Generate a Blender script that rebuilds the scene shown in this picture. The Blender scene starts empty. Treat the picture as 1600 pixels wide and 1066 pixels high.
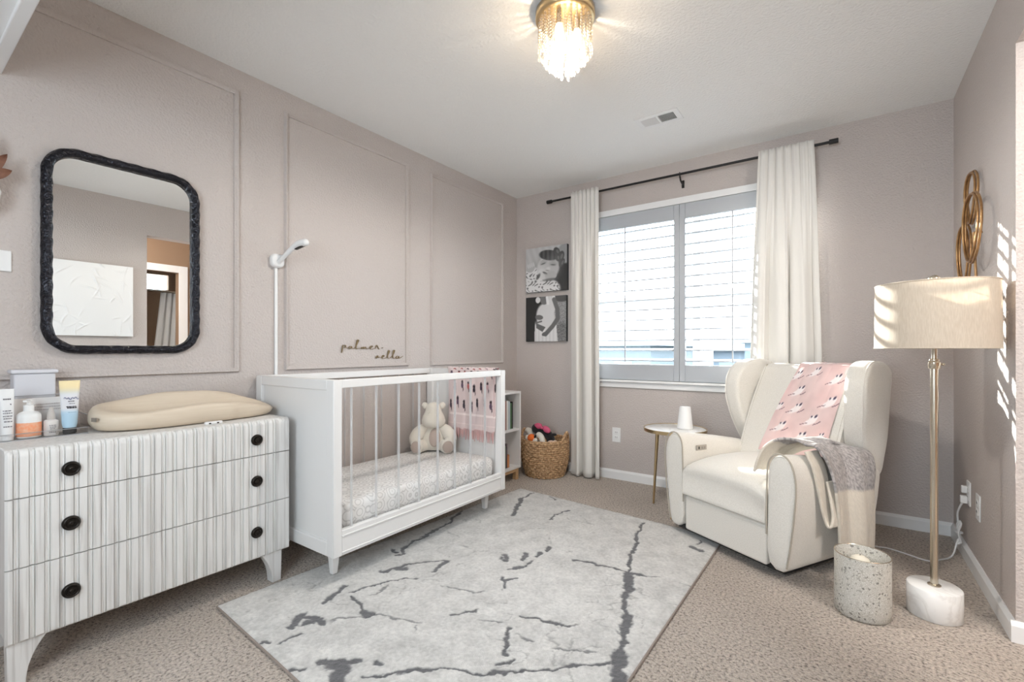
"""Nursery with crib, dresser and armchair - self-contained Blender scene."""
SKY, SUN, LAMP, HALL, EXPO = 11.5, 26.0, 68.0, 80.0, 0.26
RUG_VEINS= [([(-0.972,2.704),(-0.934,2.52),(-0.885,2.318),(-0.831,2.133),(-0.803,2.034)],0.01),([(-0.803,2.034),(-0.759,1.939),(-0.742,1.862)],0.034),([(-0.742,1.862),(-0.714,1.795),(-0.692,1.726)],0.012),([(-0.692,1.726),(-0.665,1.653)],0.026),([(-0.665,1.653),(-0.644,1.583)],0.012),([(-0.644,1.583),(-0.617,1.575)],0.01),([(-0.615,1.504),(-0.602,1.452),(-0.567,1.357),(-0.542,1.277)],0.03),([(-0.644,1.583),(-0.613,1.495)],0.012),([(-1.075,2.031),(-1.005,2.051),(-0.954,2.053),(-0.885,2.066),(-0.818,2.061)],0.009),([(-0.818,2.061),(-0.737,2.073)],0.016),([(-0.737,2.073),(-0.655,2.095),(-0.6,2.105),(-0.53,2.102)],0.005),([(-1.984,2.224),(-1.919,2.062),(-1.888,1.869),(-1.879,1.737),(-1.856,1.652)],0.01),([(-1.856,1.652),(-1.81,1.589),(-1.818,1.561)],0.016),([(-1.892,1.592),(-1.84,1.591)],0.01),([(-1.733,1.41),(-1.721,1.458),(-1.709,1.507)],0.016),([(-1.721,1.458),(-1.679,1.48)],0.026),([(-1.709,1.507),(-1.652,1.612),(-1.567,1.673)],0.008),([(-1.548,1.542),(-1.563,1.612),(-1.56,1.665)],0.016),([(-1.707,1.207),(-1.677,1.285),(-1.642,1.363),(-1.61,1.429),(-1.553,1.455)],0.006),([(-1.727,1.098),(-1.745,1.147),(-1.77,1.219)],0.015),([(-1.677,1.186),(-1.601,1.179),(-1.56,1.164)],0.008),([(-1.547,1.151),(-1.499,1.156)],0.024),([(-1.673,0.928),(-1.708,0.975),(-1.719,1.008)],0.016),([(-1.703,0.979),(-1.657,1.012),(-1.586,1.022)],0.013),([(-1.586,1.022),(-1.564,1.077),(-1.48,1.165),(-1.395,1.19),(-1.313,1.23),(-1.29,1.234)],0.004),([(-1.657,0.972),(-1.633,0.997)],0.018),([(-1.672,0.817),(-1.64,0.829)],0.012),([(-1.608,0.847),(-1.61,0.895),(-1.594,0.935)],0.006),([(-1.404,0.875),(-1.356,0.909),(-1.299,0.956)],0.016),([(-1.346,0.903),(-1.313,0.917),(-1.301,0.879),(-1.275,0.853)],0.034),([(-1.252,0.999),(-1.226,0.998)],0.014),([(-1.226,0.914),(-1.176,0.977),(-1.118,1.033)],0.006),([(-1.149,0.993),(-1.109,1.039),(-1.077,1.066)],0.014),([(-1.077,1.066),(-1.048,1.096),(-0.978,1.127),(-0.895,1.173),(-0.82,1.249),(-0.733,1.329),(-0.624,1.443)],0.006),([(-0.905,1.179),(-0.875,1.191)],0.014),([(-1.244,1.328),(-1.207,1.373),(-1.18,1.42)],0.009),([(-1.202,1.385),(-1.176,1.415)],0.014),([(-1.12,1.367),(-1.086,1.404),(-1.037,1.421),(-1.013,1.392)],0.005),([(-1.013,1.392),(-0.982,1.342),(-0.93,1.269)],0.009),([(-0.926,1.211),(-0.892,1.26)],0.009),([(-1.012,1.484),(-0.908,1.518),(-0.833,1.536)],0.007),([(-0.833,1.536),(-0.764,1.615),(-0.654,1.6)],0.004),([(-0.972,1.373),(-0.865,1.38),(-0.764,1.408),(-0.642,1.485)],0.004),([(-1.388,1.875),(-1.343,1.832)],0.02),([(-1.277,1.892),(-1.301,1.951)],0.022),([(-1.247,1.958),(-1.251,2.011)],0.014),([(-1.229,2.049),(-1.247,2.085)],0.018),([(-1.234,1.909),(-1.234,1.837),(-1.266,1.774)],0.007),([(-1.213,1.712),(-1.213,1.675),(-1.233,1.661)],0.012),([(-1.255,1.682),(-1.196,1.628)],0.008),([(-1.672,2.353),(-1.74,2.513),(-1.812,2.669)],0.018),([(-1.812,2.669),(-1.817,2.801)],0.01),([(-1.675,2.81),(-1.616,2.765)],0.012),([(-1.444,2.434),(-1.465,2.522),(-1.432,2.64)],0.006),([(-0.645,2.528),(-0.596,2.505)],0.02),([(-0.621,2.633),(-0.632,2.573)],0.006),([(-1.432,1.477),(-1.34,1.502),(-1.265,1.522),(-1.2,1.608)],0.004),([(-1.671,1.834),(-1.602,1.847)],0.005),([(-1.476,0.902),(-1.56,0.979),(-1.566,1.05)],0.003),([(-1.61,1.234),(-1.619,1.344)],0.003),([(-1.277,1.18),(-1.297,1.215)],0.003),([(-1.456,0.815),(-1.411,0.828)],0.006)]
PALMER = [[(1.6968,1.067),(1.6946,1.0496),(1.6911,1.0342),(1.6876,1.0207)],[(1.6955,1.0554),(1.7012,1.0651),(1.7114,1.0668),(1.7167,1.0621),(1.7132,1.0544),(1.7025,1.0512)],[(1.7145,1.0528),(1.7302,1.0497),(1.7401,1.0513)],[(1.7574,1.0593),(1.746,1.0608),(1.7392,1.0517),(1.7446,1.0459),(1.7551,1.0518),(1.7596,1.0597),(1.7606,1.0498),(1.7688,1.0467),(1.7803,1.0499)],[(1.7803,1.0499),(1.7933,1.0658),(1.8036,1.0858),(1.8092,1.097),(1.8045,1.1017),(1.798,1.0917),(1.7924,1.0718),(1.7905,1.0539),(1.7943,1.044),(1.8083,1.0492),(1.8272,1.0452)],[(1.8272,1.0452),(1.8329,1.0565),(1.8348,1.046),(1.8405,1.0541),(1.8463,1.0561),(1.8487,1.046),(1.8549,1.0541),(1.8617,1.0562),(1.8656,1.0453),(1.8763,1.0461),(1.889,1.0502)],[(1.889,1.0502),(1.9048,1.0535),(1.9147,1.0605),(1.9073,1.0646),(1.8974,1.0584),(1.8959,1.0482),(1.9048,1.042),(1.9222,1.0462),(1.9358,1.047)],[(1.9358,1.047),(1.9429,1.0661),(1.9489,1.0669),(1.9576,1.0545),(1.9627,1.0442),(1.9714,1.0463)],[(1.9848,1.0505),(1.9921,1.0522),(1.9999,1.0547)]]
NELLA = [[(1.9408,0.9958),(1.9449,0.9833),(1.9489,0.9973),(1.955,0.9997),(1.9581,0.9889),(1.9704,0.9921),(1.9807,0.9877)],[(1.9807,0.9877),(1.9988,0.9917),(2.0067,0.9992),(1.9988,1.003),(1.991,0.9939),(1.9942,0.9834),(2.0093,0.9823),(2.0251,0.988)],[(2.0251,0.988),(2.0394,1.0039),(2.049,1.023),(2.0512,1.0328),(2.0437,1.0336),(2.0394,1.0166),(2.0357,0.9933),(2.0426,0.9814),(2.0598,0.9858)],[(2.0598,0.9858),(2.0814,1.0057),(2.0924,1.0249),(2.0946,1.0344),(2.0869,1.0361),(2.0825,1.0185),(2.0787,0.9928),(2.0858,0.9807),(2.1061,0.986)],[(2.1283,0.9952),(2.1144,0.9967),(2.1067,0.986),(2.1144,0.9794),(2.1266,0.9857),(2.1311,0.9943),(2.1345,0.9812),(2.1491,0.9863),(2.1678,0.9961)]]
import bpy, bmesh, math, random
import numpy as np
from mathutils import Vector, Matrix, Euler
random.seed(7)
RNG = np.random.RandomState(11)
SC = bpy.context.scene
COL = SC.collection
PI = math.pi

# ------------------------------------------------------------------ room measurements (metres)
XL, XR, YB, ZC, EYE = -2.467, 0.5, 3.541, 2.44, 1.04

# ------------------------------------------------------------------ helpers
def lin(c):
    return tuple((v / 12.92 if v <= 0.04045 else ((v + 0.055) / 1.055) ** 2.4) for v in c)
def s8(r, g, b):
    return lin((r / 255.0, g / 255.0, b / 255.0))

class MB:
    """collects shapes for ONE mesh object"""
    def __init__(self):
        self.v, self.f, self.mi, self.cur = [], [], [], 0
    def add(self, vs, fs):
        b = len(self.v)
        self.v += [tuple(p) for p in vs]
        self.f += [tuple(b + i for i in f) for f in fs]
        self.mi += [self.cur] * len(fs)
        return self
    def box(self, lo, hi):
        (x0, y0, z0), (x1, y1, z1) = lo, hi
        vs = [(x0,y0,z0),(x1,y0,z0),(x1,y1,z0),(x0,y1,z0),(x0,y0,z1),(x1,y0,z1),(x1,y1,z1),(x0,y1,z1)]
        return self.add(vs, [(0,3,2,1),(4,5,6,7),(0,1,5,4),(1,2,6,5),(2,3,7,6),(3,0,4,7)])
    def obox(self, c, size, rot=(0,0,0)):
        R = Euler(rot).to_matrix(); c = Vector(c); h = Vector(size) * 0.5
        vs = [c + R @ Vector((sx*h.x, sy*h.y, sz*h.z)) for sx,sy,sz in
              ((-1,-1,-1),(1,-1,-1),(1,1,-1),(-1,1,-1),(-1,-1,1),(1,-1,1),(1,1,1),(-1,1,1))]
        return self.add(vs, [(0,3,2,1),(4,5,6,7),(0,1,5,4),(1,2,6,5),(2,3,7,6),(3,0,4,7)])
    def loft(self, rings, cap0=True, cap1=True, closed=True):
        n = len(rings[0]); vs = [p for r in rings for p in r]; fs = []
        for i in range(len(rings) - 1):
            for j in range(n if closed else n - 1):
                k = (j + 1) % n
                fs.append((i*n+j, i*n+k, (i+1)*n+k, (i+1)*n+j))
        if cap0: fs.append(tuple(range(n - 1, -1, -1)))
        if cap1: fs.append(tuple((len(rings)-1)*n + j for j in range(n)))
        return self.add(vs, fs)
    def lathe(self, prof, c=(0,0,0), n=40, cap0=True, cap1=True, sx=1.0, sy=1.0):
        rings = [[(c[0]+sx*r*math.cos(2*PI*j/n), c[1]+sy*r*math.sin(2*PI*j/n), c[2]+z) for j in range(n)] for r, z in prof]
        return self.loft(rings, cap0, cap1)
    def tube(self, path, r, n=10, cap=True, closed=False):
        P = [Vector(p) for p in path]; m = len(P); rr = r if isinstance(r, (list, tuple)) else [r]*m
        rings = []; up = None
        for i in range(m):
            if closed: t = P[(i+1) % m] - P[i-1]
            else: t = P[min(i+1, m-1)] - P[max(i-1, 0)]
            if t.length < 1e-9: t = Vector((0,0,1))
            t.normalize()
            if up is None:
                up = Vector((0,0,1)) if abs(t.z) < 0.9 else Vector((1,0,0))
            a = t.cross(up)
            if a.length < 1e-6: a = t.cross(Vector((0,1,0)))
            a.normalize(); b = a.cross(t); b.normalize(); up = b
            rings.append([P[i] + (a*math.cos(2*PI*j/n) + b*math.sin(2*PI*j/n))*rr[i] for j in range(n)])
        if closed: rings.append(rings[0])
        return self.loft(rings, cap and not closed, cap and not closed)
    def rod(self, p0, p1, r0, r1=None, n=16):
        return self.tube([p0, p1], [r0, r0 if r1 is None else r1], n)
    def ball(self, c, r, n=16, m=10, rot=(0,0,0)):
        R = Euler(rot).to_matrix(); c = Vector(c); rx, ry, rz = (r, r, r) if not isinstance(r, (tuple, list)) else r
        vs = [c + R @ Vector((0,0,-rz))]
        for i in range(1, m):
            a = -PI/2 + PI*i/m
            for j in range(n):
                t = 2*PI*j/n
                vs.append(c + R @ Vector((rx*math.cos(a)*math.cos(t), ry*math.cos(a)*math.sin(t), rz*math.sin(a))))
        vs.append(c + R @ Vector((0,0,rz)))
        fs = [(0, 1+(j+1) % n, 1+j) for j in range(n)]
        for i in range(m-2):
            for j in range(n):
                k = (j+1) % n
                fs.append((1+i*n+j, 1+i*n+k, 1+(i+1)*n+k, 1+(i+1)*n+j))
        L = len(vs) - 1
        fs += [(1+(m-2)*n+j, 1+(m-2)*n+(j+1) % n, L) for j in range(n)]
        return self.add(vs, fs)
    def prism(self, pts, d):
        """planar outline pts extruded by the vector d"""
        d = Vector(d); a = [Vector(p) for p in pts]; n = len(a)
        fs = [tuple(range(n-1, -1, -1)), tuple(range(n, 2*n))] + [(i, (i+1) % n, n+(i+1) % n, n+i) for i in range(n)]
        return self.add(a + [p + d for p in a], fs)
    def grid(self, fn, nu, nv):
        vs = [fn(i/(nu-1), j/(nv-1)) for j in range(nv) for i in range(nu)]
        fs = [(j*nu+i, j*nu+i+1, (j+1)*nu+i+1, (j+1)*nu+i) for j in range(nv-1) for i in range(nu-1)]
        return self.add(vs, fs)
    def build(self, name, mat, parent=None, smooth=None, bevel=0, seg=2, subsurf=0, solid=0, offset=0.0, fix=True, world=True, angle=40):
        me = bpy.data.meshes.new(name)
        o = bpy.data.objects.new(name, me)
        vs = self.v
        if parent is not None and world:
            M = WORLD.get(root_of(parent).name)
            if M is not None:
                Mi = M.inverted(); vs = [tuple(Mi @ Vector(p)) for p in vs]
        me.from_pydata([tuple(p) for p in vs], [], self.f)
        mats = mat if isinstance(mat, (list, tuple)) else [mat]
        for m in mats: me.materials.append(m)
        if len(mats) > 1:
            me.polygons.foreach_set('material_index', self.mi)
        if fix:
            bm = bmesh.new(); bm.from_mesh(me)
            bmesh.ops.recalc_face_normals(bm, faces=bm.faces); bm.to_mesh(me); bm.free()
        COL.objects.link(o)
        if parent is not None: o.parent = parent
        if smooth is None: smooth = True
        if smooth:
            me.polygons.foreach_set('use_smooth', [True]*len(me.polygons))
            try: me.set_sharp_from_angle(angle=math.radians(angle))
            except Exception: pass
        if solid:
            m = o.modifiers.new('thick', 'SOLIDIFY'); m.thickness = solid; m.offset = offset
        if subsurf:
            m = o.modifiers.new('sub', 'SUBSURF'); m.levels = subsurf; m.render_levels = subsurf
        if bevel:
            m = o.modifiers.new('bev', 'BEVEL'); m.width = bevel; m.segments = seg; m.limit_method = 'ANGLE'; m.angle_limit = math.radians(35)
        return o

WORLD = {}
def root_of(o):
    while o.parent is not None: o = o.parent
    return o
def tag(o, label=None, cat=None, group=None, kind=None):
    if label: o['label'] = label
    if cat: o['category'] = cat
    if group: o['group'] = group
    if kind: o['kind'] = kind
    return o
def thing(name, label, cat, loc, rotz=0.0, group=None):
    o = bpy.data.objects.new(name, None); COL.objects.link(o)
    o.empty_display_size = 0.05
    o.location = loc; o.rotation_euler = (0, 0, rotz)
    WORLD[o.name] = Matrix.Translation(Vector(loc)) @ Matrix.Rotation(rotz, 4, 'Z')
    return tag(o, label, cat, group)
def struct(o):
    o['kind'] = 'structure'; return o
def dup(root, dloc, label, group=None):
    r = root.copy(); COL.objects.link(r); r.location = Vector(root.location) + Vector(dloc)
    r['label'] = label
    if group: r['group'] = group
    WORLD[r.name] = Matrix.Translation(Vector(dloc)) @ WORLD.get(root.name, Matrix.Identity(4))
    for ch in list(root.children):
        c = ch.copy(); COL.objects.link(c); c.parent = r
        for g in list(ch.children):
            d = g.copy(); COL.objects.link(d); d.parent = c
    return r
def colors(o, arr):
    """per-vertex pattern colours, linear rgb"""
    a = o.data.color_attributes.new('Col', 'FLOAT_COLOR', 'POINT')
    full = np.ones((len(o.data.vertices), 4), np.float32); full[:, :3] = arr
    a.data.foreach_set('color', full.ravel())
def smoothstep(e0, e1, x):
    t = np.clip((x - e0) / (e1 - e0), 0, 1); return t*t*(3-2*t)
def catmull(pts, n=6, closed=False):
    P = [Vector(p) for p in pts]; out = []; m = len(P)
    for i in range(m if closed else m - 1):
        if closed: p0, p1, p2, p3 = P[i-1], P[i], P[(i+1) % m], P[(i+2) % m]
        else: p0, p1, p2, p3 = P[max(i-1,0)], P[i], P[i+1], P[min(i+2, m-1)]
        for k in range(n):
            t = k / n
            out.append(0.5*((2*p1) + (p2-p0)*t + (2*p0-5*p1+4*p2-p3)*t*t + (3*p1-p0-3*p2+p3)*t**3))
    if not closed: out.append(P[-1])
    return out

# ------------------------------------------------------------------ materials
def base_mat(name):
    m = bpy.data.materials.new(name); m.use_nodes = True
    nt = m.node_tree; b = nt.nodes['Principled BSDF']; return m, nt, b
def mat(name, col, rough=0.5, metal=0.0, bump=None, var=None, sheen=0.0, spec=None, coat=0.0, emit=None, stretch=(1,1,1), trans=0.0):
    """bump=(scale, strength, distance, detail); var=(scale, colour2, lo, hi)"""
    m, nt, b = base_mat(name); N, L = nt.nodes, nt.links
    b.inputs['Base Color'].default_value = (*col, 1); b.inputs['Roughness'].default_value = rough; b.inputs['Metallic'].default_value = metal
    if sheen: b.inputs['Sheen Weight'].default_value = sheen
    if spec is not None: b.inputs['Specular IOR Level'].default_value = spec
    if coat: b.inputs['Coat Weight'].default_value = coat; b.inputs['Coat Roughness'].default_value = 0.1
    if emit:
        b.inputs['Emission Color'].default_value = (*emit[0], 1); b.inputs['Emission Strength'].default_value = emit[1]
    if bump or var:
        tc = N.new('ShaderNodeTexCoord'); mp = N.new('ShaderNodeMapping'); mp.inputs['Scale'].default_value = stretch
        L.new(tc.outputs['Object'], mp.inputs['Vector'])
    if var:
        nz = N.new('ShaderNodeTexNoise'); nz.inputs['Scale'].default_value = var[0]; nz.inputs['Detail'].default_value = 4
        L.new(mp.outputs[0], nz.inputs['Vector'])
        cr = N.new('ShaderNodeValToRGB'); e = cr.color_ramp.elements
        e[0].position = var[2]; e[0].color = (*var[1], 1); e[1].position = var[3]; e[1].color = (*col, 1)
        L.new(nz.outputs['Fac'], cr.inputs[0]); L.new(cr.outputs[0], b.inputs['Base Color'])
    if bump:
        nb = N.new('ShaderNodeTexNoise'); nb.inputs['Scale'].default_value = bump[0]; nb.inputs['Detail'].default_value = bump[3] if len(bump) > 3 else 2
        L.new(mp.outputs[0], nb.inputs['Vector'])
        bp = N.new('ShaderNodeBump'); bp.inputs['Strength'].default_value = bump[1]; bp.inputs['Distance'].default_value = bump[2]
        L.new(nb.outputs['Fac'], bp.inputs['Height']); L.new(bp.outputs[0], b.inputs['Normal'])
    if trans:
        out = N['Material Output']; tr = N.new('ShaderNodeBsdfTranslucent'); tr.inputs['Color'].default_value = (*col, 1)
        mx = N.new('ShaderNodeMixShader'); mx.inputs[0].default_value = trans
        L.new(b.outputs[0], mx.inputs[1]); L.new(tr.outputs[0], mx.inputs[2]); L.new(mx.outputs[0], out.inputs['Surface'])
    return m
def clear(name, tint=(1,1,1), gloss=0.25, rough=0.03, white=0.0):
    """clear sheet: transparent with a facing-dependent reflection"""
    m, nt, b = base_mat(name); N, L = nt.nodes, nt.links; N.remove(b)
    out = N['Material Output']; tr = N.new('ShaderNodeBsdfTransparent'); tr.inputs[0].default_value = (*tint, 1)
    gl = N.new('ShaderNodeBsdfGlossy'); gl.inputs['Roughness'].default_value = rough
    lw = N.new('ShaderNodeLayerWeight'); lw.inputs['Blend'].default_value = 0.5
    pw = N.new('ShaderNodeMath'); pw.operation = 'POWER'; pw.inputs[1].default_value = 4.0; L.new(lw.outputs['Facing'], pw.inputs[0])
    ma = N.new('ShaderNodeMath'); ma.operation = 'MULTIPLY_ADD'; ma.inputs[1].default_value = 0.75; ma.inputs[2].default_value = gloss*0.4; ma.use_clamp = True; L.new(pw.outputs[0], ma.inputs[0])
    mx = N.new('ShaderNodeMixShader'); L.new(ma.outputs[0], mx.inputs[0]); L.new(tr.outputs[0], mx.inputs[1]); L.new(gl.outputs[0], mx.inputs[2])
    if white:
        df = N.new('ShaderNodeBsdfTranslucent'); df.inputs[0].default_value = (0.9,0.9,0.9,1)
        d2 = N.new('ShaderNodeBsdfDiffuse'); d2.inputs[0].default_value = (0.9,0.9,0.9,1)
        m2 = N.new('ShaderNodeMixShader'); m2.inputs[0].default_value = 0.5; L.new(df.outputs[0], m2.inputs[1]); L.new(d2.outputs[0], m2.inputs[2])
        m3 = N.new('ShaderNodeMixShader'); m3.inputs[0].default_value = white; L.new(mx.outputs[0], m3.inputs[1]); L.new(m2.outputs[0], m3.inputs[2])
        L.new(m3.outputs[0], out.inputs['Surface'])
    else:
        L.new(mx.outputs[0], out.inputs['Surface'])
    return m
def attr_mat(name, rough=0.7, bump=None, sheen=0.0):
    m, nt, b = base_mat(name); N, L = nt.nodes, nt.links
    a = N.new('ShaderNodeAttribute'); a.attribute_name = 'Col'
    L.new(a.outputs['Color'], b.inputs['Base Color']); b.inputs['Roughness'].default_value = rough; b.inputs['Sheen Weight'].default_value = sheen
    if bump:
        tc = N.new('ShaderNodeTexCoord'); nb = N.new('ShaderNodeTexNoise'); nb.inputs['Scale'].default_value = bump[0]; nb.inputs['Detail'].default_value = 3
        L.new(tc.outputs['Object'], nb.inputs['Vector'])
        bp = N.new('ShaderNodeBump'); bp.inputs['Strength'].default_value = bump[1]; bp.inputs['Distance'].default_value = bump[2]
        L.new(nb.outputs['Fac'], bp.inputs['Height']); L.new(bp.outputs[0], b.inputs['Normal'])
    return m

M = {}
M['wall'] = mat('wall_paint', (0.545, 0.491, 0.466), 0.75, bump=(100, 0.85, 0.006, 2))
M['hallwall'] = mat('hall_paint', (0.30, 0.195, 0.125), 0.8)
M['ceil'] = mat('ceiling_texture', (0.85, 0.85, 0.84), 0.85, bump=(75, 0.6, 0.008, 3))
M['white'] = mat('white_trim_paint', (0.82, 0.82, 0.82), 0.4)
M['shutter'] = mat('shutter_backlit_grey', (0.44, 0.46, 0.49), 0.35)  # white shutters toned down to grey; their backlit dimness is in the colour
M['crib'] = mat('crib_white_lacquer', (0.80, 0.79, 0.78), 0.32)
M['carpet'] = None
M['black'] = mat('matte_black_metal', (0.015, 0.014, 0.014), 0.42, 0.3)
M['hammered'] = mat('hammered_black', (0.018, 0.018, 0.024), 0.26, 0.6, bump=(60, 1.0, 0.012, 2))
M['mirror'] = mat('mirror_silver', (0.93, 0.94, 0.93), 0.0, 1.0)
M['brass'] = mat('satin_brass', (0.62, 0.47, 0.27), 0.28, 1.0)
M['gold'] = mat('antique_gold_leaf', (0.50, 0.30, 0.14), 0.35, 0.85, var=(40, (0.36, 0.2, 0.09), 0.35, 0.65))
M['nickel'] = mat('champagne_nickel', (0.66, 0.60, 0.50), 0.22, 1.0)
M['knob'] = mat('dark_bronze', (0.022, 0.018, 0.015), 0.38, 0.7)
M['linen'] = mat('curtain_linen', (0.79, 0.77, 0.735), 0.85, bump=(900, 0.15, 0.001), trans=0.05)
M['boucle'] = mat('cream_chenille', (0.77, 0.74, 0.69), 0.9, bump=(420, 0.45, 0.002, 3), sheen=0.25, var=(260, (0.67, 0.64, 0.585), 0.3, 0.62))
M['piping'] = mat('grey_piping', (0.42, 0.38, 0.32), 0.8)
M['shade'] = mat('linen_shade', (0.72, 0.65, 0.56), 0.9, bump=(500, 0.3, 0.001), stretch=(1,1,0.12), trans=0.35, var=(330, (0.60, 0.53, 0.44), 0.35, 0.65))
M['darkbase'] = mat('black_plastic', (0.012, 0.012, 0.012), 0.6)
M['pine'] = mat('pale_pine', (0.62, 0.42, 0.24), 0.55, var=(30, (0.5, 0.32, 0.17), 0.35, 0.65), stretch=(1, 8, 8))
M['pad'] = mat('beige_foam_pad', (0.70, 0.60, 0.48), 0.5, var=(25, (0.66, 0.555, 0.435), 0.35, 0.7), stretch=(1, 0.2, 6))
M['acrylic'] = clear('clear_acrylic', (0.985, 0.985, 0.985), 0.07, 0.02)
M['acryedge'] = clear('acrylic_cut_edge', (0.97, 0.97, 0.97), 0.2, 0.1, 0.6)
M['glass'] = clear('window_glass', (0.96, 0.98, 0.98), 0.06, 0.0)
M['crystal'] = clear('crystal_beads', (0.96, 0.92, 0.86), 0.55, 0.04, 0.05)
M['plush'] = mat('cream_plush', (0.78, 0.735, 0.655), 0.95, bump=(500, 0.6, 0.003, 3), sheen=0.4)
M['plushtan'] = mat('taupe_plush', (0.50, 0.41, 0.36), 0.95, bump=(500, 0.5, 0.003, 3), sheen=0.3)
M['plastic'] = mat('white_plastic', (0.80, 0.80, 0.80), 0.35)
M['paper'] = mat('page_white', (0.78, 0.76, 0.71), 0.8)

def m_carpet():
    m, nt, b = base_mat('carpet_cut_pile'); N, L = nt.nodes, nt.links
    tc = N.new('ShaderNodeTexCoord')
    n1 = N.new('ShaderNodeTexNoise'); n1.inputs['Scale'].default_value = 95; n1.inputs['Detail'].default_value = 5; n1.inputs['Roughness'].default_value = 0.65
    n2 = N.new('ShaderNodeTexNoise'); n2.inputs['Scale'].default_value = 3.0; n2.inputs['Detail'].default_value = 3
    vo = N.new('ShaderNodeTexVoronoi'); vo.inputs['Scale'].default_value = 150
    for n in (n1, n2, vo): L.new(tc.outputs['Object'], n.inputs['Vector'])
    cr = N.new('ShaderNodeValToRGB'); e = cr.color_ramp.elements
    e[0].position = 0.34; e[0].color = (0.12, 0.09, 0.07, 1); e[1].position = 0.66; e[1].color = (0.70, 0.61, 0.53, 1)
    k = cr.color_ramp.elements.new(0.47); k.color = (0.48, 0.41, 0.35, 1)
    L.new(n1.outputs['Fac'], cr.inputs[0])
    mx = N.new('ShaderNodeMix'); mx.data_type = 'RGBA'; mx.blend_type = 'MULTIPLY'; mx.inputs[0].default_value = 0.35
    c2 = N.new('ShaderNodeValToRGB'); c2.color_ramp.elements[0].position = 0.35; c2.color_ramp.elements[0].color = (0.78, 0.76, 0.74, 1)
    c2.color_ramp.elements[1].position = 0.6; c2.color_ramp.elements[1].color = (1, 1, 1, 1)
    L.new(n2.outputs['Fac'], c2.inputs[0]); L.new(cr.outputs[0], mx.inputs[6]); L.new(c2.outputs[0], mx.inputs[7]); L.new(mx.outputs[2], b.inputs['Base Color'])
    b.inputs['Roughness'].default_value = 0.95; b.inputs['Sheen Weight'].default_value = 0.2
    ad = N.new('ShaderNodeMath'); ad.operation = 'MULTIPLY_ADD'; ad.inputs[1].default_value = -0.8
    L.new(vo.outputs['Distance'], ad.inputs[0]); L.new(n1.outputs['Fac'], ad.inputs[2])
    bp = N.new('ShaderNodeBump'); bp.inputs['Strength'].default_value = 0.75; bp.inputs['Distance'].default_value = 0.010
    L.new(ad.outputs[0], bp.inputs['Height']); L.new(bp.outputs[0], b.inputs['Normal'])
    return m
M['carpet'] = m_carpet()

def m_wash():
    """white-washed timber with grey grain streaks running up the drawer fronts"""
    m, nt, b = base_mat('whitewashed_wood'); N, L = nt.nodes, nt.links
    tc = N.new('ShaderNodeTexCoord'); mp = N.new('ShaderNodeMapping'); mp.inputs['Scale'].default_value = (60, 60, 2.2)
    L.new(tc.outputs['Object'], mp.inputs['Vector'])
    nz = N.new('ShaderNodeTexNoise'); nz.inputs['Scale'].default_value = 1.4; nz.inputs['Detail'].default_value = 5; L.new(mp.outputs[0], nz.inputs['Vector'])
    cr = N.new('ShaderNodeValToRGB'); e = cr.color_ramp.elements
    e[0].position = 0.33; e[0].color = (0.60, 0.58, 0.56, 1); e[1].position = 0.50; e[1].color = (0.75, 0.74, 0.725, 1)
    L.new(nz.outputs['Fac'], cr.inputs[0]); L.new(cr.outputs[0], b.inputs['Base Color']); b.inputs['Roughness'].default_value = 0.55
    bp = N.new('ShaderNodeBump'); bp.inputs['Strength'].default_value = 0.15; bp.inputs['Distance'].default_value = 0.002
    L.new(nz.outputs['Fac'], bp.inputs['Height']); L.new(bp.outputs[0], b.inputs['Normal'])
    return m
M['wash'] = m_wash()

def m_marble():
    m, nt, b = base_mat('white_marble'); N, L = nt.nodes, nt.links
    tc = N.new('ShaderNodeTexCoord'); nz = N.new('ShaderNodeTexNoise'); nz.inputs['Scale'].default_value = 7; nz.inputs['Detail'].default_value = 6; nz.inputs['Distortion'].default_value = 1.2
    L.new(tc.outputs['Object'], nz.inputs['Vector'])
    cr = N.new('ShaderNodeValToRGB'); e = cr.color_ramp.elements
    e[0].position = 0.44; e[0].color = (0.86, 0.855, 0.845, 1); e[1].position = 0.56; e[1].color = (0.86, 0.855, 0.845, 1)
    k = e.new(0.5); k.color = (0.76, 0.75, 0.735, 1)
    L.new(nz.outputs['Fac'], cr.inputs[0]); L.new(cr.outputs[0], b.inputs['Base Color']); b.inputs['Roughness'].default_value = 0.25
    return m
M['marble'] = m_marble()

def m_sheet():
    """fitted sheet: white with a pale grey print of overlapping fan scales"""
    m, nt, b = base_mat('scale_print_sheet'); N, L = nt.nodes, nt.links
    tc = N.new('ShaderNodeTexCoord'); mp = N.new('ShaderNodeMapping'); mp.inputs['Rotation'].default_value = (0, 0, 0.5)
    L.new(tc.outputs['Object'], mp.inputs['Vector'])
    vo = N.new('ShaderNodeTexVoronoi'); vo.inputs['Scale'].default_value = 19; vo.inputs['Randomness'].default_value = 0.25
    L.new(mp.outputs[0], vo.inputs['Vector'])
    mu = N.new('ShaderNodeMath'); mu.operation = 'MULTIPLY'; mu.inputs[1].default_value = 24; L.new(vo.outputs['Distance'], mu.inputs[0])
    si = N.new('ShaderNodeMath'); si.operation = 'SINE'; L.new(mu.outputs[0], si.inputs[0])
    cr = N.new('ShaderNodeValToRGB'); e = cr.color_ramp.elements
    e[0].position = 0.35; e[0].color = (0.80, 0.79, 0.78, 1); e[1].position = 0.9; e[1].color = (0.60, 0.59, 0.58, 1)
    L.new(si.outputs[0], cr.inputs[0]); L.new(cr.outputs[0], b.inputs['Base Color']); b.inputs['Roughness'].default_value = 0.85
    return m
M['sheet'] = m_sheet()

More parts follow.
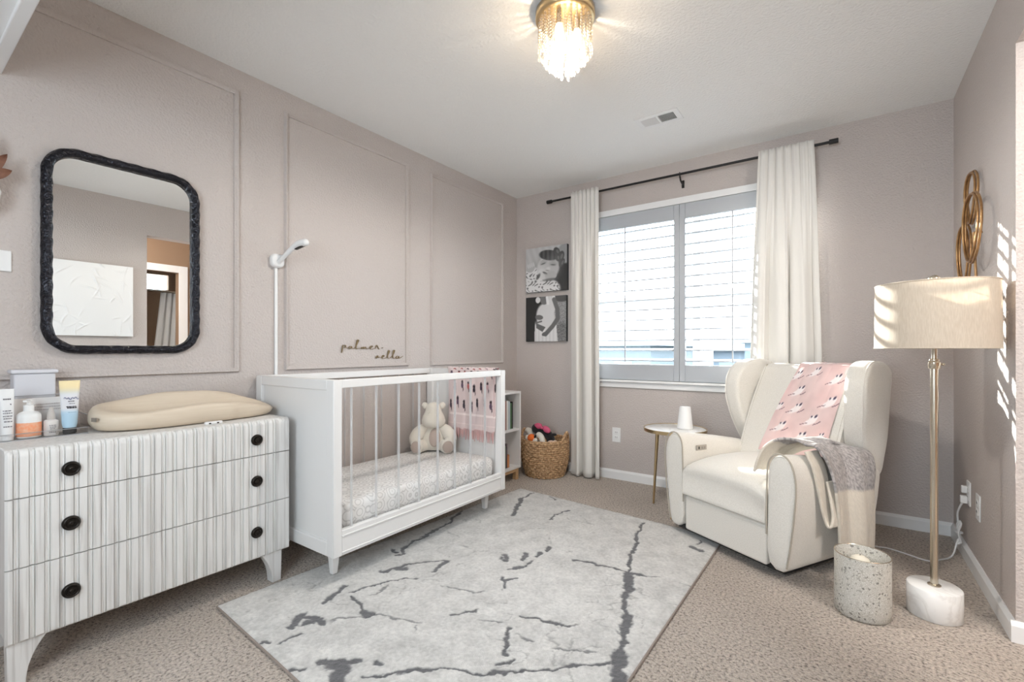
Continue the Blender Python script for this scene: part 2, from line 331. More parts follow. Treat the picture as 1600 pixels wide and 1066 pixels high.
def m_wicker():
    m, nt, b = base_mat('seagrass_weave'); N, L = nt.nodes, nt.links
    tc = N.new('ShaderNodeTexCoord'); nz = N.new('ShaderNodeTexNoise'); nz.inputs['Scale'].default_value = 70; nz.inputs['Detail'].default_value = 3
    L.new(tc.outputs['Object'], nz.inputs['Vector'])
    cr = N.new('ShaderNodeValToRGB'); e = cr.color_ramp.elements
    e[0].position = 0.35; e[0].color = (0.30, 0.165, 0.075, 1); e[1].position = 0.65; e[1].color = (0.66, 0.44, 0.25, 1)
    L.new(nz.outputs['Fac'], cr.inputs[0]); L.new(cr.outputs[0], b.inputs['Base Color']); b.inputs['Roughness'].default_value = 0.7
    return m
M['wicker'] = m_wicker()

def m_mosaic():
    """capiz-chip glass: pale shell cells with grey joints and scattered darker chips"""
    m, nt, b = base_mat('capiz_chip_glass'); N, L = nt.nodes, nt.links
    tc = N.new('ShaderNodeTexCoord'); vo = N.new('ShaderNodeTexVoronoi'); vo.inputs['Scale'].default_value = 165
    v2 = N.new('ShaderNodeTexVoronoi'); v2.inputs['Scale'].default_value = 165; v2.feature = 'DISTANCE_TO_EDGE'
    L.new(tc.outputs['Object'], vo.inputs['Vector']); L.new(tc.outputs['Object'], v2.inputs['Vector'])
    sp = N.new('ShaderNodeSeparateColor'); L.new(vo.outputs['Color'], sp.inputs[0])
    cr = N.new('ShaderNodeValToRGB'); e = cr.color_ramp.elements
    e[0].position = 0.02; e[0].color = (0.34, 0.33, 0.31, 1); e[1].position = 0.09; e[1].color = (0.80, 0.785, 0.74, 1)
    k = e.new(1.0); k.color = (0.90, 0.885, 0.85, 1)
    L.new(sp.outputs[0], cr.inputs[0])
    c2 = N.new('ShaderNodeValToRGB'); c2.color_ramp.elements[0].position = 0.0; c2.color_ramp.elements[0].color = (0.62, 0.60, 0.56, 1)
    c2.color_ramp.elements[1].position = 0.10; c2.color_ramp.elements[1].color = (1, 1, 1, 1)
    L.new(v2.outputs['Distance'], c2.inputs[0])
    mx = N.new('ShaderNodeMix'); mx.data_type = 'RGBA'; mx.blend_type = 'MULTIPLY'; mx.inputs[0].default_value = 1.0
    L.new(cr.outputs[0], mx.inputs[6]); L.new(c2.outputs[0], mx.inputs[7]); L.new(mx.outputs[2], b.inputs['Base Color'])
    b.inputs['Roughness'].default_value = 0.3
    tr = N.new('ShaderNodeBsdfTranslucent'); L.new(mx.outputs[2], tr.inputs['Color'])
    m1 = N.new('ShaderNodeMixShader'); m1.inputs[0].default_value = 0.3; L.new(b.outputs[0], m1.inputs[1]); L.new(tr.outputs[0], m1.inputs[2])
    tp = N.new('ShaderNodeBsdfTransparent'); tp.inputs[0].default_value = (0.9, 0.9, 0.87, 1)
    m2 = N.new('ShaderNodeMixShader'); m2.inputs[0].default_value = 0.10; L.new(m1.outputs[0], m2.inputs[1]); L.new(tp.outputs[0], m2.inputs[2])
    L.new(m2.outputs[0], N['Material Output'].inputs['Surface'])
    return m
M['mosaic'] = m_mosaic()
M['picture'] = attr_mat('canvas_print', 0.8)
M['cloth'] = attr_mat('printed_cotton', 0.9, (700, 0.2, 0.001), 0.2)
M['rug'] = attr_mat('rug_pile', 0.95, (260, 0.8, 0.004), 0.3)
M['knit'] = attr_mat('heather_knit', 0.95, (330, 0.9, 0.003), 0.3)
# ================================================================== THE ROOM
WX0, WX1, WZ0, WZ1 = -1.80, -0.22, 0.80, 2.12          # window opening in the back wall
struct(MB().box((-2.7, -1.0, -0.1), (4.2, 3.8, 0.0)).build('floor', M['carpet'], smooth=False))
struct(MB().box((-2.7, -1.0, ZC), (4.2, 3.8, ZC + 0.1)).build('ceiling', M['ceil'], smooth=False))
struct(MB().box((XL - 0.12, -1.0, 0), (XL, 3.70, ZC)).build('wall_left', M['wall'], smooth=False))
w = MB()
w.box((XL, YB, 0), (WX0, YB + 0.15, ZC)); w.box((WX1, YB, 0), (4.2, YB + 0.15, ZC))
w.box((WX0, YB, 0), (WX1, YB + 0.15, WZ0)); w.box((WX0, YB, WZ1), (WX1, YB + 0.15, ZC))
struct(w.build('wall_back', M['wall'], smooth=False))
DY0, DY1, DZ = 1.60, 2.393, 2.132                      # cased-free opening in the right wall
SY0, SY1, SZ0, SZ1 = 0.32, 0.80, 1.15, 2.10           # added fill window, unseen, behind the camera's right shoulder
RX0, RX1, RZ0, RZ1 = -1.15, 0.10, 0.85, 2.00           # added fill window behind the camera, unseen
w = MB()
w.box((XR, DY1, 0), (XR + 0.12, YB, ZC)); w.box((XR, SY1, 0), (XR + 0.12, DY0, ZC)); w.box((XR, -1.0, 0), (XR + 0.12, SY0, ZC))
w.box((XR, DY0, DZ), (XR + 0.12, DY1, ZC)); w.box((XR, SY0, 0), (XR + 0.12, SY1, SZ0)); w.box((XR, SY0, SZ1), (XR + 0.12, SY1, ZC))
struct(w.build('wall_right', M['wall'], smooth=False))
w = MB()
w.box((XL, -1.0, 0), (RX0, -0.9, ZC)); w.box((RX1, -1.0, 0), (4.2, -0.9, ZC)); w.box((RX0, -1.0, 0), (RX1, -0.9, RZ0)); w.box((RX0, -1.0, RZ1), (RX1, -0.9, ZC))
struct(w.build('wall_rear', M['wall'], smooth=False))
gr = MB().box((RX0, -0.96, RZ0), (RX1, -0.956, RZ1)).build('fill_window_rear', M['glass'], smooth=False); struct(gr)  # added rear window, never in view, brightening surfaces that face the camera
w = MB()
for x in (RX0, RX1 - 0.06): w.box((x, -0.98, RZ0), (x + 0.06, -0.93, RZ1))
w.build('window_frame', M['white'], gr)  # frame of the added rear window
# head of the doorway the camera stands in
struct(MB().box((XL, 0.267, 2.03), (XR, 0.300, 2.11)).build('trim_4', M['white'], bevel=0.003))
struct(MB().box((XL, 0.03, 2.045), (XR, 0.267, ZC)).build('wall_header', M['white'], smooth=False))

def bb(name, pts, h=0.074, t=0.014):
    """baseboard: rectangle with an eased top, swept along straight runs ((x0,y0),(x1,y1), inward normal)"""
    b = MB()
    for (x0, y0), (x1, y1), (nx, ny) in pts:
        prof = [(0, 0), (t, 0), (t, h - 0.016), (t*0.55, h - 0.006), (t*0.3, h), (0, h)]
        r0 = [(x0 + nx*a, y0 + ny*a, z) for a, z in prof]; r1 = [(x1 + nx*a, y1 + ny*a, z) for a, z in prof]
        b.loft([r0, r1])
    return struct(b.build(name, M['white'], smooth=False))
bb('baseboard_back', [((XL, YB), (XR, YB), (0, -1))])
bb('baseboard_left', [((XL, 0.3), (XL, YB), (1, 0))])
bb('baseboard_right', [((XR, DY1), (XR, YB), (-1, 0)), ((XR - 0.014, DY1), (XR + 0.12, DY1), (0, -1))])
bb('baseboard_rear', [((XR, SY1), (XR, DY0), (-1, 0))])

# picture-frame mouldings on the left wall
def panel_trim(name, y0, y1, z0, z1):
    prof = [(0, 0), (0.003, 0.010), (0.007, 0.017), (0.013, 0.016), (0.017, 0.009), (0.023, 0.007), (0.024, 0)]
    rings = []
    cs = [(y0, z0, 1, 1), (y1, z0, -1, 1), (y1, z1, -1, -1), (y0, z1, 1, -1)]
    for y, z, sy, sz in cs + cs[:1]:
        rings.append([(XL + d, y + sy*a, z + sz*a) for a, d in prof])
    return struct(MB().loft(rings, False, False).build(name, M['wall'], angle=60))
panel_trim('trim_1', 0.160, 1.106, 0.926, 2.333)
panel_trim('trim_2', 1.336, 2.219, 0.926, 2.333)
panel_trim('trim_3', 2.432, 3.322, 0.920, 2.336)

# ------------------------------------------------------------------ the window behind the shutters
g = MB().box((WX0, YB + 0.09, WZ0), (WX1, YB + 0.094, WZ1)).build('window_1', M['glass'], smooth=False); struct(g)
f = MB()
for a, b in (((WX0, WZ0), (WX0+0.05, WZ1)), ((WX1-0.05, WZ0), (WX1, WZ1)), ((WX0+0.05, WZ0), (WX1-0.05, WZ0+0.05)), ((WX0+0.05, WZ1-0.05), (WX1-0.05, WZ1)),
             ((-0.915, WZ0+0.05), (-0.865, WZ1-0.05)), ((WX0+0.05, 1.415), (-0.915, 1.455)), ((-0.865, 1.415), (WX1-0.05, 1.455))):
    f.box((a[0], YB + 0.07, a[1]), (b[0], YB + 0.085, b[1]))
f.build('window_frame', M['white'], g, bevel=0.002)
c = MB()   # flat casing with a head, jambs, stool and apron
c.box((WX0-0.055, YB-0.016, WZ0), (WX0, YB, 2.168)); c.box((WX1, YB-0.016, WZ0), (WX1+0.055, YB, 2.168)); c.box((WX0, YB-0.016, WZ1), (WX1, YB, 2.168))
c.build('casing', M['white'], g, bevel=0.002)
c = MB().box((WX0-0.07, YB-0.045, WZ0-0.018), (WX1+0.07, YB+0.07, WZ0)); c.box((WX0-0.055, YB-0.018, 0.738), (WX1+0.055, YB, WZ0-0.018))
c.build('window_sill', M['white'], g, bevel=0.004)
# added side window, out of view, letting in fill light
g2 = MB().box((XR+0.08, SY0, SZ0), (XR+0.084, SY1, SZ1)).build('fill_window_side', M['glass'], smooth=False); struct(g2)
f = MB()
for a, b in (((SY0, SZ0), (SY0+0.03, SZ1)), ((SY1-0.03, SZ0), (SY1, SZ1)), ((SY0+0.03, SZ0), (SY1-0.03, SZ0+0.03)), ((SY0+0.03, SZ1-0.03), (SY1-0.03, SZ1))):
    f.box((XR+0.06, a[0], a[1]), (XR+0.10, b[0], b[1]))
f.build('window_frame', M['white'], g2)  # frame of the added side window

# ------------------------------------------------------------------ plantation shutters, one hinged leaf each side of the middle
LZ0, LZ1, NL = 0.925, 2.008, 14
def shutter(x0, x1, rodx, stile_in, label):
    cx = (x0 + x1) / 2
    t = thing('plantation_shutter', label, 'shutter', (cx, 3.545, WZ0), 0, 'shutter leaves of the window')
    f = MB(); ya, yb = 3.528, 3.556
    f.box((x0, ya, 0.802), (x0 + 0.041, yb, 2.118)); f.box((x1 - 0.041, ya, 0.802), (x1, yb, 2.118))
    f.box((x0 + 0.041, ya, LZ1), (x1 - 0.041, yb, 2.118)); f.box((x0 + 0.041, ya, 0.802), (x1 - 0.041, yb, LZ0))
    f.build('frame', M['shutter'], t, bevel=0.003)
    lv = None
    for k in range(NL):
        z = LZ0 + 0.036 + k*(LZ1 - LZ0 - 0.072)/(NL - 1)
        if lv is None:
            m = MB(); prof = []
            for j in range(18):                          # slim elliptical blade
                a = 2*PI*j/18; prof.append((0.042*math.cos(a), 0.0068*math.sin(a)))
            tl = math.radians(9)
            P = [(yy*math.cos(tl) - zz*math.sin(tl), yy*math.sin(tl) + zz*math.cos(tl)) for yy, zz in prof]
            m.loft([[(x, 3.542 + yy, z + zz) for yy, zz in P] for x in (x0 + 0.043, x1 - 0.043)])
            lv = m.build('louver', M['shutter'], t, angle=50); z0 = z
        else:
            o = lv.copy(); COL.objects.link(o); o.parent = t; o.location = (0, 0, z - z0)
    for a, b in ((0.945, 1.470), (1.492, 2.000)):
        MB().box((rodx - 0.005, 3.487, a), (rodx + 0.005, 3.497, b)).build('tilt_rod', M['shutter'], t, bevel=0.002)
    h = MB()
    hx = x1 if stile_in > 0 else x0
    for z in (0.95, 1.98): h.box((hx - 0.030, 3.521, z), (hx - 0.012, 3.528, z + 0.05)) if stile_in > 0 else h.box((hx + 0.012, 3.521, z), (hx + 0.030, 3.528, z + 0.05))
    return t
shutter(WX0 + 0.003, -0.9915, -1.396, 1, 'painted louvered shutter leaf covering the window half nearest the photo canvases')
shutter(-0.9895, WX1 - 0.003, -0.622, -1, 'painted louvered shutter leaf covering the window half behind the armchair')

# ------------------------------------------------------------------ curtain rod and two curtains
t = thing('curtain_rod', 'thin black metal curtain rod with capped ends above the window', 'curtain rod', (-0.97, 3.45, 2.31))
MB().rod((-2.05, 3.45, 2.312), (-0.06, 3.45, 2.310), 0.0085, n=18).build('rod', M['black'], t)
for x, s in ((-2.05, -1), (-0.06, 1)):
    MB().rod((x + s*0.035, 3.45, 2.311), (x - s*0.012, 3.45, 2.311), 0.0155, n=18).build('end_cap', M['black'], t, bevel=0.002)
for x in (-0.966, -1.70, -0.30):
    b = MB().tube([(x, 3.541, 2.262), (x, 3.500, 2.262), (x, 3.470, 2.272), (x, 3.452, 2.298)], 0.006, 8)
    b.box((x - 0.009, 3.535, 2.235), (x + 0.009, 3.541, 2.29)); b.tube([(x, 3.452 + 0.0125*math.cos(a), 2.311 + 0.0125*math.sin(a)) for a in [2*PI*k/12 for k in range(12)]], 0.003, 6, closed=True)
    b.build('bracket', M['black'], t)

def curtain(label, top, bot, seed, folds, amp=0.040, depth_bias=0.0):
    """rod-pocket panel: narrow pinched pleats at the rod that merge into a few deep folds at the hem"""
    rs = np.random.RandomState(seed)
    x0t, x1t = top; x0b, x1b = bot
    NU, NV = 150, 60
    nt = 7
    ph = rs.uniform(0, 6.28, 4)
    def fn(u, v):                                        # v = 0 hem, 1 top
        z = 0.012 + v*(2.338 - 0.012)
        k = max(0.0, min(1.0, (0.965 - v)*2.6))                        # gather opens quickly below the rod
        k = k*k*(3 - 2*k)
        xa = x0t + (x0b - x0t)*(1 - v)**0.8; xb = x1t + (x1b - x1t)*(1 - v)**0.8
        wt = 0.013*(1 - 2*abs(math.sin(PI*nt*u + ph[0]))**0.7) + 0.003*math.sin(2*PI*nt*1.9*u + ph[1])
        uu = u + 0.035*math.sin(2*PI*2*u + ph[2])
        wb = amp*(1 - 2*abs(math.sin(PI*folds*uu + ph[3]))**0.65) + 0.006*math.sin(2*PI*folds*2.2*uu + ph[1] + 1.5*v)
        x = xa + (xb - xa)*u + (0.012*math.cos(2*PI*folds*uu + ph[3])*k)
        y = 3.4255 + (0.0165 + depth_bias)*k + 0.60*wt*(1 - k) + wb*k
        if v > 0.985: z += 0.004*math.sin(2*PI*nt*u + ph[0] + 1)
        return (x, min(y, 3.4835), z)
    t = thing('curtain', label, 'curtain', ((x0t + x1t)/2, 3.445, 0.0), 0, 'linen curtains')
    MB().grid(fn, NU, NV).build('curtain_panel', M['linen'], t, solid=0.003, angle=80, fix=False)
    # hem stitched 12 cm up and a heading channel over the rod
    m = MB()
    m.grid(lambda u, v: tuple(Vector(fn(u, 0.038 + 0.0012*v)) + Vector((0, -0.0032, 0))), NU, 2)
    m.build('hem_stitch', M['linen'], t, fix=False, angle=80)
    return t
curtain('pale linen curtain hanging beside the two photo canvases', (-1.838, -1.592), (-1.835, -1.588), 3, 2.4)
curtain('pale linen curtain hanging behind the cream armchair', (-0.452, -0.150), (-0.520, -0.085), 8, 3.3, 0.027, 0.013)

# ------------------------------------------------------------------ hall and bathroom seen in the mirror
HX = 2.16
w = MB()
w.box((HX, -0.9, 0), (HX + 0.1, 1.66, ZC)); w.box((HX, 2.43, 0), (HX + 0.1, YB, ZC)); w.box((HX, 1.66, 2.04), (HX + 0.1, 2.43, ZC))
struct(w.build('wall_hall', M['hallwall'], smooth=False))
w = MB()
w.box((HX - 0.015, 2.43, 0), (HX, 2.53, 2.13)); w.box((HX - 0.015, 1.56, 0), (HX, 1.66, 2.13)); w.box((HX - 0.015, 1.66, 2.04), (HX, 2.43, 2.13))
struct(w.build('trim_5', M['white'], bevel=0.003))
w = MB()
w.box((4.0, -0.9, 0), (4.1, 2.30, ZC)); w.box((4.0, 2.92, 0), (4.1, YB, ZC)); w.box((4.0, 2.30, 0), (4.1, 2.92, 2.00)); w.box((4.0, 2.30, 2.24), (4.1, 2.92, ZC))
struct(w.build('wall_bathroom', M['hallwall'], smooth=False))
g3 = MB().box((4.05, 2.30, 2.00), (4.054, 2.92, 2.24)).build('window_3', M['glass'], smooth=False); struct(g3)
t = thing('shower_rail', 'chrome shower rail across the bathroom seen in the mirror', 'shower rail', (3.3, 2.3, 1.9))
MB().rod((3.3, 1.0, 1.90), (3.3, 3.54, 1.90), 0.012).build('rail', M['nickel'], t)
t = thing('shower_curtain', 'white shower curtain on the chrome rail seen in the mirror', 'shower curtain', (3.3, 2.72, 0.3))
MB().grid(lambda u, v: (3.3 + 0.03*math.sin(u*30) + 0.012, 2.60 + 0.34*u - 0.16*(1-v)*(1-u), 0.3 + 1.585*v), 60, 8).build('drape', M['plastic'], t, solid=0.003, fix=False)
t = thing('added_dome_light', 'added white dome light on the hall ceiling, out of view, for fill', 'ceiling light', (1.25, 1.05, ZC))  # made-up fixture, placed where the mirror does not show it
MB().lathe([(0.10, -0.02), (0.12, -0.03), (0.10, -0.07), (0.05, -0.095), (0.001, -0.10)], (1.25, 1.05, ZC)).build('dome', mat('added_dome_glow', (0.8,0.8,0.8), 0.4, emit=((1, 0.78, 0.55), 14)), t)
MB().lathe([(0.125, -0.02), (0.125, 0.0)], (1.25, 1.05, ZC)).build('base', M['nickel'], t)

# ------------------------------------------------------------------ houses across the street
DARK = lambda n, c: mat(n, c, 0.9)
def house(label, x0, x1, y, zb, ze, zr, col, roofcol, wins):
    t = thing('house', label, 'house', ((x0+x1)/2, y, zb), 0, 'houses across the street')
    MB().box((x0, y, zb), (x1, y + 9, ze)).build('walls', DARK('siding', col), t, smooth=False)
    m = MB(); o = 0.5; xm = (x0 + x1)/2
    e = [(x0-o, y-o, ze), (x1+o, y-o, ze), (x1+o, y+9+o, ze), (x0-o, y+9+o, ze)]
    rx = (x1 - x0)*0.22
    m.add(e + [(xm-rx, y+4.5, zr), (xm+rx, y+4.5, zr)], [(0,1,5,4), (1,2,5), (2,3,4,5), (3,0,4), (3,2,1,0)])
    m.build('roof', DARK('roof_shingles', roofcol), t, smooth=False)
    for wx, wz in wins:
        MB().box((wx, y - 0.05, wz), (wx + 1.0, y + 0.02, wz + 1.1)).build('window', DARK('house_window', (0.22, 0.26, 0.3)), t, smooth=False)
house('blue-grey house seen through the window half nearest the photo canvases', -15.5, -8.2, 24.0, -3.2, 1.25, 2.35, (0.13, 0.155, 0.17), (0.10, 0.125, 0.145), ((-14.4, -0.7), (-12.2, -0.7), (-10.2, -0.7)))
house('low slate-blue house between the two larger houses across the street', -7.4, -4.4, 34.5, -3.2, 1.0, 1.9, (0.14, 0.17, 0.20), (0.10, 0.13, 0.155), ((-7.0, -0.8), (-5.6, -0.8)))
house('grey house seen through the window half behind the armchair', -3.6, 4.5, 23.0, -3.2, 1.35, 2.15, (0.12, 0.155, 0.18), (0.105, 0.13, 0.15), ((-2.6, -0.6), (-0.6, -0.6), (1.6, -0.6)))
struct(MB().box((-60, 8, -3.4), (60, 70, -3.2)).build('ground', mat('street_ground', (0.10, 0.105, 0.10), 0.95), smooth=False))
# ================================================================== THINGS ON THE LEFT WALL
def rrect(y0, y1, z0, z1, r, n=10):
    out = []
    for cy, cz, a0 in ((y1-r, z1-r, 0), (y0+r, z1-r, PI/2), (y0+r, z0+r, PI), (y1-r, z0+r, 1.5*PI)):
        for k in range(n+1):
            a = a0 + PI/2*k/n; out.append((cy + r*math.cos(a), cz + r*math.sin(a)))
    return out
t = thing('wall_mirror', 'tall mirror with rounded corners in a hammered black frame above the dresser', 'mirror', (XL, 0.661, 1.025))
o1 = rrect(0.398, 0.924, 1.025, 1.824, 0.105, 16)
rings = []
prof = [(0.0, 0.0), (-0.002, 0.014), (0.004, 0.026), (0.014, 0.033), (0.024, 0.030), (0.031, 0.020), (0.032, 0.008), (0.030, 0.002)]
cy, cz = 0.661, 1.4245
m = MB(); ring_all = []
for ins, d in prof:
    rr = rrect(0.398 + ins, 0.924 - ins, 1.025 + ins, 1.824 - ins, max(0.105 - ins, 0.02), 16)
    ring_all.append([(XL + 0.004 + d, y, z) for y, z in rr])
# hammered facets: small random displacement along the outline
n = len(ring_all[0])
sub = []
for ri, r in enumerate(ring_all):
    dense = []
    for j in range(n):
        a, b = Vector(r[j]), Vector(r[(j+1) % n]); L = (b - a).length; k = max(1, int(L/0.012))
        for i in range(k): dense.append(a.lerp(b, i/k))
    sub.append(dense)
k0 = min(len(s) for s in sub)
sub = []
for ri, (ins, d) in enumerate(prof):
    pts = [Vector(p) for p in ring_all[ri]]; Ls = [0]
    for j in range(n): Ls.append(Ls[-1] + (pts[(j+1) % n] - pts[j]).length)
    K = 190; row = []; j = 0
    for i in range(K):
        s = Ls[-1]*i/K
        while Ls[j+1] < s: j += 1
        f = (s - Ls[j])/max(1e-9, Ls[j+1]-Ls[j]); p = pts[j].lerp(pts[(j+1) % n], f)
        w = 0.0022*math.sin(i*1.35 + 1.7*(ri % 3)) if 0 < ri < 6 else 0
        row.append((p.x + w, p.y + w*0.4, p.z + w*0.4))
    sub.append(row)
m.loft(sub, False, False); m.build('frame', M['hammered'], t, angle=80)
m = MB(); rr = rrect(0.398+0.027, 0.924-0.027, 1.025+0.027, 1.824-0.027, 0.078, 16)
m.prism([(XL + 0.004, y, z) for y, z in rr], (0.0045, 0, 0)); m.build('mirror_glass', M['mirror'], t, smooth=False)

# baby monitor camera on the wall with its cable cover
t = thing('baby_monitor', 'white baby monitor camera on the wall above the crib, with a cable strip below', 'baby monitor', (XL, 1.291, 1.51))
m = MB(); rings = []
for d, s in ((0.0, 0.92), (0.006, 1.0), (0.018, 1.0), (0.027, 0.93), (0.031, 0.75), (0.033, 0.3)):
    rings.append([(XL + d, 1.292 + (y)*s, 1.512 + z*s) for y, z in rrect(-0.036, 0.036, -0.036, 0.036, 0.026, 6)])
m.loft(rings); m.build('wall_mount', M['plastic'], t, angle=60)
path = catmull([(XL+0.028, 1.292, 1.500), (XL+0.060, 1.300, 1.525), (XL+0.105, 1.318, 1.565), (XL+0.145, 1.335, 1.592), (XL+0.185, 1.350, 1.598)], 8)
MB().tube(path, [0.011 + 0.008*smoothstep(0.25, 1.0, i/(len(path)-1)) for i in range(len(path))], 16).ball((XL+0.185, 1.350, 1.598), (0.0192, 0.0192, 0.0192)).build('camera_arm', M['plastic'], t, angle=80)
MB().obox((XL+0.150, 1.340, 1.5745), (0.055, 0.020, 0.006), (0, -0.30, 0.35)).build('lens_window', M['black'], t, bevel=0.002)
MB().box((XL, 1.283, 0.86), (XL + 0.010, 1.299, 1.478)).build('cable_strip', M['plastic'], t, bevel=0.003)

# script lettering
def lettering(strokes, label):
    m = MB()
    for s in strokes:
        P = catmull([(XL + 0.006, y, z) for y, z in s], 5); L = len(P)
        R = []
        for i in range(L):
            d = P[min(i+1, L-1)] - P[max(i-1, 0)]
            up = abs(d.z)/(d.length + 1e-9)
            R.append((0.0014 + 0.0030*up)*(0.55 + 0.45*math.sin(PI*min(1, max(0, (i+1)/(L+1))))))
        m.tube(P, R, 8)
    o = m.build('script_lettering', mat('gold_lettering', (0.21, 0.15, 0.075), 0.45, 0.3), angle=80)
    return tag(o, label, 'lettering', 'script words on the panelled wall')
lettering(PALMER, 'upper gold script word fixed to the middle wall panel above the crib')
lettering(NELLA, 'lower gold script word beside the corner of the middle wall panel')

# light switch and a wall vase at the very edge
t = thing('light_switch', 'white light switch plate on the panelled wall beside the mirror', 'light switch', (XL, 0.285, 1.36))
MB().box((XL, 0.215, 1.322), (XL+0.007, 0.324, 1.398)).build('plate', M['plastic'], t, bevel=0.003)
MB().box((XL+0.006, 0.235, 1.345), (XL+0.011, 0.255, 1.378)).build('rocker', M['plastic'], t, bevel=0.002)
t = thing('wall_vase', 'white wall vase holding dried russet leaves beside the mirror', 'vase', (XL, 0.245, 1.53))
MB().lathe([(0.004, 0), (0.028, 0.008), (0.042, 0.04), (0.046, 0.075), (0.036, 0.11), (0.030, 0.118), (0.026, 0.11)], (XL+0.048, 0.247, 1.52), cap1=False).build('vase_body', M['plastic'], t)
leafm = mat('dried_leaf', (0.10, 0.034, 0.02), 0.7, var=(20, (0.22, 0.10, 0.06), 0.35, 0.7))
for k, (tip, w_) in enumerate((((XL+0.065, 0.305, 1.728), 0.016), ((XL+0.07, 0.316, 1.672), 0.018), ((XL+0.05, 0.19, 1.75), 0.016), ((XL+0.09, 0.22, 1.77), 0.018), ((XL+0.05, 0.27, 1.80), 0.016))):
    b0 = Vector((XL+0.048, 0.247, 1.63)); tp = Vector(tip); m = MB()
    ax = tp - b0; sd = ax.cross(Vector((1, 0.2, 0.1))).normalized()*w_
    m.tube([(XL+0.048, 0.247, 1.56), b0], 0.0018, 6)
    mid = b0.lerp(tp, 0.5)
    m.grid(lambda u, v: tuple(b0.lerp(tp, v) + sd*(2*u-1)*math.sin(PI*min(1, 0.06+v*0.94))**0.8 + Vector((0.012*math.sin(v*3) + 0.006*abs(2*u-1), 0, 0))), 5, 12)
    m.build('leaf', leafm, t, fix=False)

# big plaster canvas on the right wall (seen in the mirror)
t = thing('relief_picture', 'large white plaster relief canvas reflected in the mirror', 'wall art', (XR, 1.17, 1.16))
rs = np.random.RandomState(5)
NYc, NZc = 150, 130
yy, zz = np.meshgrid(np.linspace(0.86, 1.485, NYc), np.linspace(1.162, 1.805, NZc))
hgt = np.zeros_like(yy)
for k in range(46):
    cy_, cz_ = rs.uniform(0.86, 1.48), rs.uniform(1.16, 1.80); a = rs.uniform(0, PI); L = rs.uniform(0.02, 0.10); bend = rs.uniform(-4, 4)
    dy, dz = yy - cy_, zz - cz_
    s_ = dy*math.cos(a) + dz*math.sin(a); q = -dy*math.sin(a) + dz*math.cos(a) - bend*s_**2
    hgt += rs.uniform(0.004, 0.011)*np.exp(-(q/0.0042)**2)*np.clip(1 - np.abs(s_)/L, 0, 1)
m = MB(); m.add([(XR - 0.030 - h, y, z) for y, z, h in zip(yy.ravel(), zz.ravel(), hgt.ravel())],
      [(j*NYc+i, j*NYc+i+1, (j+1)*NYc+i+1, (j+1)*NYc+i) for j in range(NZc-1) for i in range(NYc-1)])
m.build('relief_surface', M['white'], t, fix=False, angle=180)
MB().box((XR - 0.029, 0.86, 1.162), (XR, 1.485, 1.805)).build('stretcher', M['piping'], t, smooth=False)

# ------------------------------------------------------------------ two photo canvases on the back wall
def canvas(label, x0, x1, z0, z1, paint):
    t = thing('canvas_picture', label, 'picture', ((x0+x1)/2, YB, z0), 0, 'photo canvases beside the window')
    MB().box((x0, YB - 0.032, z0), (x1, YB, z1)).build('stretcher', DARK('canvas_edge', (0.035, 0.035, 0.037)), t, smooth=False)
    n = 120
    m = MB().grid(lambda u, v: (x0 + (x1-x0)*u, YB - 0.0325, z0 + (z1-z0)*v), n, n)
    o = m.build('print', M['picture'], t, fix=False, smooth=False)
    U, V = np.meshgrid(np.linspace(0, 1, n), np.linspace(0, 1, n))
    g_ = paint(U.ravel(), V.ravel())
    g_ = np.clip(g_, 0, 1); g_ = np.where(g_ <= 0.04045, g_/12.92, ((g_+0.055)/1.055)**2.4)
    colors(o, np.stack([g_, g_, g_*1.01], 1))
    return t
def ell(U, V, cx, cy, rx, ry, rot=0, soft=0.12):
    c_, s_ = math.cos(rot), math.sin(rot); dx, dy = U - cx, V - cy
    d = np.sqrt(((dx*c_ + dy*s_)/rx)**2 + ((-dx*s_ + dy*c_)/ry)**2)
    return 1 - smoothstep(1 - soft, 1 + soft, d)
def seg(U, V, pts, r):
    d = np.full(U.shape, 9.0)
    for (ax, ay), (bx, by) in zip(pts[:-1], pts[1:]):
        t_ = np.clip(((U-ax)*(bx-ax) + (V-ay)*(by-ay))/((bx-ax)**2 + (by-ay)**2 + 1e-9), 0, 1)
        d = np.minimum(d, np.hypot(U - ax - t_*(bx-ax), V - ay - t_*(by-ay)))
    return 1 - smoothstep(r*0.75, r*1.2, d)
def blend(g, m_, v): return g*(1-m_) + v*m_
